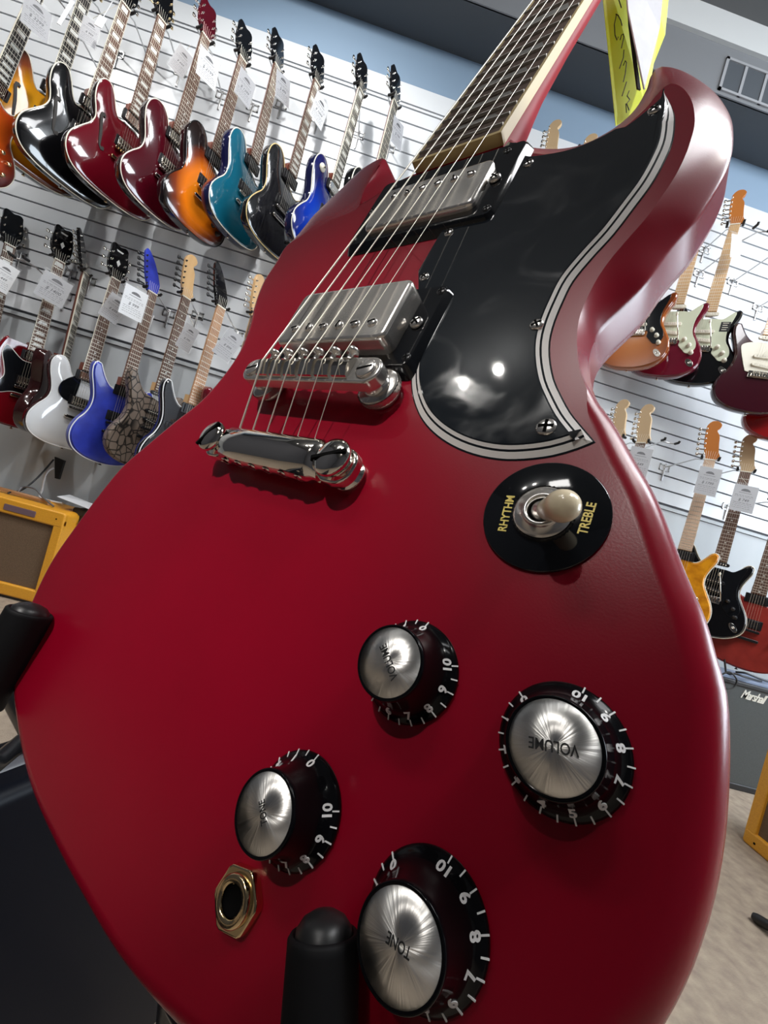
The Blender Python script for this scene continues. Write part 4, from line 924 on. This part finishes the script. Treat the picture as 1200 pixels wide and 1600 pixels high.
# ------------------------------------------------------------------ amplifiers
tweed = mat('yellow_lacquered_tweed', (0.78, 0.37, 0.028), 0.4, coat=.2, noise=(240, (0.66, 0.29, 0.02), .2)); grille = mat('brown_grille_cloth', (0.165, 0.105, 0.060), 0.85, noise=(420, (0.115, 0.07, 0.04), .15)); tolex = mat('black_vinyl', (0.02, 0.02, 0.022), 0.45, bump=(900, .5)); dgrille = mat('charcoal_grille_cloth', (0.085, 0.092, 0.090), 0.8, noise=(500, (0.06, 0.065, 0.065), .15))
def amp(name, M, w, h, d, fr, m, gm, label, cat, top_in=None):
    a = empty(name, M, label, cat)
    tfr = top_in or fr
    mb = MB(); o = rrect(0, w, 0, h, 16, 5)   # local x right, y up, z toward the viewer
    mb.slab(o, -d, 0, 6); mb.build('cabinet', [m], a)
    return a
def ampM(p, yaw): return T(*p) @ RZ(yaw) @ Matrix.Rotation(pi/2, 4, 'X')
def tweed_amp(p, yaw, w, h, d, label, top):
    M = ampM(p, yaw); a = empty('guitar_amplifier', M, label, 'amplifier')
    mb = MB(); mb.slab(rrect(0, w, 0, h, 22, 6), -d, -20, 2); 
    # front frame built as four rails around a recessed cloth
    mb.box(0, w, h-top, h, -20, 0, 0, 7); mb.box(0, w, 0, 52, -20, 0, 0, 7); mb.box(0, 38, 30, h-30, -20, -1, 0, 4); mb.box(w-38, w, 30, h-30, -20, -1, 0, 4)
    mb.build('cabinet', [tweed], a)
    mb = MB(); mb.box(36, w-36, 50, h-top+2, -19, -13); mb.build('grille_cloth', [grille], a)
    return a
pL = onY(103, 803, 1.90)      # top right front corner of the left tweed amplifier
wL, hL = 520, 405; topz = pL.z
aL = tweed_amp((pL.x-.52, 1.90, topz-hL*.001), 0, wL, hL, 215, 'yellow tweed guitar amplifier with brown grille cloth at the left frame edge', 66)
aL.location.z = topz-hL*.001
mb = MB(); mb.slab(rrect(wL-250, wL-118, hL-50, hL-24, 4, 3), -1, 2.4, .6); mb.build('name_plate', [mat('worn_purple_plate', (0.16, 0.10, 0.12), .4)], aL)
mb = MB(); mb.lathe([(3, 0), (3, 1.4), (0, 1.6)], 10, 0, T(wL-32, hL-32, 0)); mb.build('front_screw', [dark_slot], aL)
mb = MB(); mb.tube([(150, hL+1, -90), (150, hL+14, -90), (380, hL+14, -90), (380, hL+1, -90)], 9, 8); mb.build('carry_handle', [mat('tan_leather', (0.35, 0.17, 0.07), .5)], aL)
# stand under it
st = empty('amplifier_stand', T(pL.x-.26, 2.0, 0), 'low black stand under the left tweed amplifier', 'stand')
hs = (topz-hL*.001)*1000
if hs > 12:
    mb = MB(); mb.box(-240, 240, -90, 90, hs-10, hs-1); mb.box(-240, -215, -90, 90, 0, hs-8); mb.box(215, 240, -90, 90, 0, hs-8); mb.build('stand_frame', [tolex], st)
# black amplifier to its right
pb = onY(112, 800, 1.99); a2 = empty('guitar_amplifier', ampM((pb.x, 1.99, 0), 0), 'black guitar amplifier with silver grille beside the tweed one', 'amplifier')
hb = pb.z*1000+25
mb = MB(); mb.slab(rrect(0, 430, 0, hb, 26, 6), -190, -14, 6); mb.box(0, 430, hb-34, hb, -14, 0, 0, 6); mb.box(0, 430, 0, 30, -14, 0, 0, 6); mb.box(0, 24, 20, hb-20, -14, 0, 0, 5); mb.box(406, 430, 20, hb-20, -14, 0, 0, 5); mb.build('cabinet', [tolex], a2)
mb = MB(); mb.box(24, 406, hb-92, hb-34, -12, -6); cp = mb.build('control_panel', [blacksatin], a2)
mb = MB(); mb.box(24, 406, 30, hb-94, -12, -7); mb.build('grille_cloth', [mat('silver_grille_cloth', (0.52, 0.52, 0.50), .7)], a2)
mb = MB(); mb.box(24, 406, hb-95, hb-91, -8, -3); mb.build('trim_strip', [chrome], a2)
for k in range(6):
    mb = MB(); mb.lathe([(11, 0), (11, 3), (8, 4), (7, 14), (0, 15)], 14, 0, T(52+58*k, hb-63, -6)); mb.build('control_knob', [chrome], cp)
mb = MB(); mb.text('Reverb', 12, T(330, hb-46, -5.6), 0, .1); mb.text('Volume', 12, T(90, hb-46, -5.6), 0, .1)
# (lettering of the panel is too small to read in the photo, so it is left out)
# papers and cables on top of the tweed amplifier
pp = empty('paper_sheet', T(pL.x-.03, 2.02, pL.z+.045), 'white paper sheets lying between the two amplifiers on the left', 'paper')
mb = MB(); mb.box(-70, 120, -60, 60, -1, 1, 0, 0, RY(9) @ RZ(12)); mb.build('sheet', [card_w], pp)
def cable(pts, r, m, label, name='cable'):
    P_ = []
    for i in range(len(pts)-1):
        p0, p1, p2, p3 = [Vector(pts[max(0, min(len(pts)-1, i+k))]) for k in (-1, 0, 1, 2)]
        for j in range(6):
            t = j/6; P_.append(0.5*((2*p1)+(p2-p0)*t+(2*p0-5*p1+4*p2-p3)*t*t+(3*p1-p0-3*p2+p3)*t**3))
    P_.append(Vector(pts[-1])); c0 = P_[-1].copy(); mb = MB(); mb.tube([(p-c0)*MM for p in P_], r, 8)
    o = mb.build(name, [m]); o.location = c0; tag(o, label, 'cable'); return o
zt = pL.z
cable([onY(84, 718, 2.16), onY(60, 745, 2.12), onY(35, 765, 2.06), Vector((onY(15, 772, 1.98).x, 1.98, zt+.012)), Vector((pL.x-.30, 1.97, zt+.006))], 4, rubber, 'black cable dropping from the wall onto the left tweed amplifier')
cable([onY(84, 731, 2.17), onY(72, 740, 2.15), onY(66, 765, 2.14), onY(64, 778, 2.12), Vector((pL.x-.12, 2.05, zt+.012))], 5, card_w, 'white cable dropping behind the left tweed amplifier')
cable([Vector((pL.x-.28, 1.99, zt+.01)), onY(36, 761, 2.02), onY(55, 764, 2.0), onY(66, 776, 1.98), Vector((pL.x-.09, 1.95, zt+.008))], 4, mat('grey_cable', (0.12, 0.12, 0.13), .4), 'grey cable looped on top of the left tweed amplifier')
# black wall bracket foot under the white guitar
fb = empty('wall_bracket', T(*onY(92, 728, 2.19)), 'black tapered metal bracket on the grey wall under the white guitar', 'bracket')
mb = MB(); mb.add([(-22, 0, 40), (26, 0, 34), (24, 0, -62), (6, 0, -62), (-22, -14, 40), (26, -14, 34), (24, -14, -62), (6, -14, -62)], [(0, 1, 2, 3), (7, 6, 5, 4), (0, 4, 5, 1), (1, 5, 6, 2), (2, 6, 7, 3), (3, 7, 4, 0)], 0, False); mb.build('bracket_plate', [rubber], fb)

# black speaker cabinet on the right
p0 = onY(1115, 1046, 1.83); c = empty('speaker_cabinet', ampM((p0.x-.10, 1.83, 0), 0), 'black guitar cabinet with charcoal grille and white script lettering at the right', 'amplifier')
hc = onY(1160, 1066, 1.83).z*1000; wc = 720
mb = MB(); mb.slab(rrect(0, wc, 0, hc, 20, 5), -240, -12, 6); mb.box(0, wc, hc-22, hc, -12, 0, 0, 5); mb.box(0, wc, 0, 30, -12, 0, 0, 5); mb.box(0, 20, 0, hc, -12, 0, 0, 5); mb.box(wc-20, wc, 0, hc, -12, 0, 0, 5); mb.build('cabinet', [tolex], c)
mb = MB(); mb.box(20, wc-20, 28, hc-22, -11, -5); mb.build('grille_cloth', [dgrille], c)
lp = c.matrix_world.inverted() @ onY(1176, 1089, 1.835)
mb = MB(); mb.text('Marshall', 58, T(lp.x*1000, lp.y*1000, -4.2) @ RZ(-1) @ Matrix.Diagonal((.74, 1, 1, 1)), 0, 1.6, bold=.012, shear=.42, space=.86); mb.build('script_badge', [mat('white_badge', (0.80, 0.78, 0.70), .35)], c)
# gear on top of it
bt = empty('equipment_box', T(p0.x+.25, 1.96, hc*.001), 'flat blue-grey folded cover lying on the right cabinet', 'cover')
mb = MB(); mb.box(-330, 300, -110, 70, 0, 14, 0, 4); mb.build('cover_cloth', [mat('blue_grey_cloth', (0.20, 0.25, 0.36), .5)], bt)
zc = hc*.001+.02
cable([onY(1119, 1000, 2.1), onY(1130, 1015, 2.0), onY(1133, 1040, 1.9), onY(1136, 1052, 1.86), onY(1150, 1053, 1.84), onY(1165, 1058, 1.84), Vector((p0.x+.30, 1.88, zc))], 4.5, rubber, 'black cable hanging down onto the right cabinet')
cable([onY(1124, 1056, 1.82), onY(1140, 1050, 1.815), onY(1151, 1062, 1.812), onY(1146, 1074, 1.810), onY(1135, 1076, 1.812)], 3.5, rubber, 'thin black cable loop hanging over the front of the right cabinet')
cable([onY(1150, 1050, 1.93), onY(1166, 1052, 1.92), onY(1186, 1060, 1.92), onY(1204, 1066, 1.92)], 5, rubber, 'black plug lead lying along the top of the right cabinet')
# tweed amplifier on the right, turned a little
pr_ = onZ(1158, 1312, 0.0)
aR = tweed_amp((pr_.x, pr_.y, 0), -88, 560, 430, 230, 'yellow tweed amplifier with brown grille on the carpet at the right frame edge', 52)
mb = MB(); mb.lathe([(4, 0), (4, 1.4), (0, 1.6)], 10, 0, T(44, 22, 0)); mb.build('front_screw', [dark_slot], aR)

# tripod foot lying on the carpet
f0 = onZ(1178, 1432, .012); t = empty('tripod_stand', T(f0.x+.12, f0.y-.40, 0), 'black rubber-tipped tripod leg reaching in over the beige carpet', 'stand')
bx = Vector((.42, -.12, 0))
mb = MB(); mb.tube([(0, 0, 20), (0, 0, 900)], 12, 12); mb.build('pole', [blacksatin], t)
for k in range(3):
    a = math.atan2(.40, -.12)+k*2*pi/3; l = 420
    mb = MB(); mb.tube([(0, 0, 210), (cos(a)*(l-60), sin(a)*(l-60), 24)], 8, 10); lg = mb.build('leg', [blacksatin], t)
    mb = MB(); mb.tube([(cos(a)*(l-75), sin(a)*(l-75), 30), (cos(a)*(l-10), sin(a)*(l-10), 13), (cos(a)*l, sin(a)*l, 12)], [13, 13, 9], 12); mb.build('rubber_foot', [rubber], lg)

# ------------------------------------------------------------------ guitar stand under the big guitar
GMi = GM
def L2W(p): return GM @ (Vector(p)*0.001)
sx, sy = bk(506, 1456, 13)
tip = CAMP+MCW @ (Vector(((506-600)/F, (1458-800)/F, 1))*0.090)
low = CAMP+MCW @ (Vector(((497-600)/F, (1650-800)/F, 1))*0.0815)
tipL = CAMP+MCW @ (Vector(((48-600)/F, (955-800)/F, 1))*0.2150)
lowL = CAMP+MCW @ (Vector(((-20-600)/F, (1075-800)/F, 1))*0.2060)
cx_, cy_ = L2W((0, -150, -90)).x, L2W((0, -150, -90)).y
gs = empty('guitar_stand', T(cx_, cy_, 0), 'black tubular guitar stand with foam-covered arms cradling the red guitar', 'stand')
O = Vector((cx_, cy_, 0))
def stand_arm(tip, low, r, back):
    d = (tip-low).normalized(); P_ = [tip-d*.0, low, low-d*.03+(back-low)*.10, low+(back-low)*.45-Vector((0, 0, .03)), back]
    mb = MB(); mb.tube([(p-O)*MM for p in P_], 5.2, 12); arm = mb.build('arm', [blacksatin], gs)
    M = frame((tip-O)*MM, *[Vector(v) for v in _basis(d)])
    mb = MB(); L = (tip-low).length*MM+8
    mb.lathe([(r*1.02, -L), (r, -2), (r*1.0, -.6), (r*.93, .2), (r*.86, .1), (r*.80, -.6)], 40, 0, M)
    sl = mb.build('foam_sleeve', [rubber_m], arm)
    mb = MB(); mb.lathe([(r*.82, -1.2), (r*.78, .9), (r*.6, 2.6), (r*.3, 3.7), (0, 4.0)], 32, 0, M); mb.build('end_plug', [rubber], sl)
def _basis(d):
    x = d.orthogonal().normalized(); return x, d.cross(x), d
backp = L2W((0, -215, -70))
stand_arm(tip, low, 7.6, L2W((70, -235, -50)))
stand_arm(tipL, lowL, 10.5, L2W((-150, -235, -50)))
mb = MB(); mb.tube([(L2W((-190, -232, -52))-O)*MM, (L2W((110, -232, -52))-O)*MM], 9, 12); mb.build('crossbar', [blacksatin], gs)
post = backp.z*1000-60
mb = MB(); mb.tube([(backp-O)*MM+Vector((0, 0, -10)), (0, 60, 300), (0, 60, 260)], 10, 12); mb.build('post', [blacksatin], gs)
for k in range(3):
    a = rad(90+120*k); mb = MB(); mb.tube([(0, 60, 320), (cos(a)*230, 60+sin(a)*230, 14)], 8, 10); lg = mb.build('leg', [blacksatin], gs)
    mb = MB(); mb.tube([(cos(a)*215, 60+sin(a)*215, 32), (cos(a)*240, 60+sin(a)*240, 10)], 11, 10); mb.build('rubber_foot', [rubber], lg)

# black case standing on edge at lower left
ZC = .50; e0 = onZ(0, 1245, ZC); e1 = onZ(55, 1222, ZC); f1 = onZ(0, 1152, ZC)
ed = (e1-e0).normalized(); nrm = Vector((ed.y, -ed.x, 0))
wd = abs((f1-e0).dot(nrm))*1000
Mc = Matrix((ed, Vector((0, 0, 1)), nrm)).transposed().to_4x4(); Mc.translation = e0-Vector((0, 0, ZC))-ed*.80
cs = empty('guitar_case', Mc, 'black guitar case standing on its long edge at the lower left', 'case')
case_m = mat('black_vinyl_case', (0.0025, 0.0035, 0.007), 0.4, spec=.12)
mb = MB(); prf = [(0, -wd), (0, 0)]
sec = rrect(-wd, 0, 0, ZC*1000, 14, 8)
N = len(sec); vs = [(x0, y, x) for x0 in (0, 1280) for x, y in sec]
mb.add(vs, [(i, (i+1) % N, N+(i+1) % N, N+i) for i in range(N)], 0, True); mb.add(vs[:N], [tuple(reversed(range(N)))], 0, False); mb.add(vs[N:], [tuple(range(N))], 0, False)
mb.build('case_shell', [case_m], cs)
mb = MB(); mb.tube([(2, ZC*1000-7, -wd*.45), (1278, ZC*1000-7, -wd*.45)], 10, 12); mb.build('rim_band', [mat('grey_rim', (0.10, 0.10, 0.11), .35)], cs)
for k in range(3):
    mb = MB(); mb.box(140+150*k, 185+150*k, 400, 470, 0, 4, 0, 1); mb.build('latch', [chrome], cs)

# ------------------------------------------------------------------ neon tag and white card hanging from the big guitar's headstock
neon, nt, b = node_mat('fluorescent_yellow_paper'); b.inputs['Base Color'].default_value = (0.86, 1.0, 0.02, 1); b.inputs['Roughness'].default_value = .55
marker = mat('black_marker', (0.03, 0.05, 0.01), .6)
D = .40
def P3(u, v, d): return atd(u, v, d)
nt0 = P3(990, -60, D); ng = empty('sale_tag', T(*nt0), 'fluorescent yellow folded paper tag with handwriting hanging behind the red horn', 'tag')
q = [P3(933, -90, D), P3(962, 197, D+.01), P3(1010, 170, D+.012), P3(1001, -80, D+.012), P3(1052, -80, D+.03), P3(1039, 55, D+.035), P3(1014, 118, D+.035), P3(1003, 175, D+.035)]
loc = [(p-nt0)*MM for p in q]; nrm = ((loc[1]-loc[0]).cross(loc[3]-loc[0])).normalized()*.25
mb = MB(); mb.add([p-nrm for p in loc]+[p+nrm for p in loc], [(0, 1, 2, 3), (3, 2, 7, 6, 5, 4), (11, 10, 9, 8), (12, 13, 14, 15, 10, 11), (0, 8, 9, 1), (1, 9, 10, 2), (4, 12, 13, 5), (5, 13, 14, 6), (6, 14, 15, 7)], 0, False); mb.build('paper', [neon], ng)
mb = MB()
for st_ in ([(967, 0), (971, 12)], [(962, 22), (966, 24), (970, 32), (972, 40)], [(963, 24), (960, 38), (961, 55), (964, 63), (966, 58)], [(969, 62), (971, 55), (974, 53), (975, 58), (971, 75)], [(975, 78), (974, 90), (968, 107)], [(974, 102), (977, 95), (979, 98), (977, 115), (974, 128)], [(979, 128), (972, 150)], [(983, 142), (980, 150), (984, 156), (979, 162), (983, 172)], [(978, 162), (979, 176)]):
    mb.tube([(P3(u, v, D-.0006+.0012*(v/200)*8)-nt0)*MM*1.0 for u, v in st_], .45, 5)
mb.build('handwriting', [marker], ng)
D2 = .378; n2 = P3(1000, -60, D2); wc_ = empty('hang_card', T(*n2), 'grey-white plastic card hanging in front of the fluorescent tag', 'tag')
q = [P3(972, -80, D2), P3(981, 20, D2), P3(1006, 140, D2+.004), P3(1030, 45, D2+.02), P3(1042, -80, D2+.024)]
loc = [(p-n2)*MM for p in q]; nrm = ((loc[2]-loc[0]).cross(loc[4]-loc[0])).normalized()*.5
mb = MB(); mb.add([p-nrm for p in loc]+[p+nrm for p in loc], [(0, 1, 2, 3, 4), (9, 8, 7, 6, 5), (0, 5, 6, 1), (1, 6, 7, 2), (2, 7, 8, 3), (3, 8, 9, 4)], 0, False); mb.build('card', [mat('bluish_card', (0.27, 0.28, 0.34), .45, noise=(60, (0.22, 0.23, 0.29), .2))], wc_)
mb = MB(); mb.tube([loc[0]+Vector((0, -.6, 0)), loc[1]+Vector((0, -.6, 0)), loc[2]+Vector((0, -.6, 0))], .8, 6); mb.build('clear_edge', [card_w], wc_)
bb = [P3(980, -60, D-.008), P3(985, 40, D-.008), P3(992, 95, D-.006), P3(998, 140, D-.004)]; l0 = bb[0]
mb = MB(); 
for s_ in (-1.2, 0, 1.2): mb.tube([(p-n2)*MM+Vector((s_, 0, 0)) for p in bb], .9, 6)
mb.build('black_tie', [rubber], wc_)
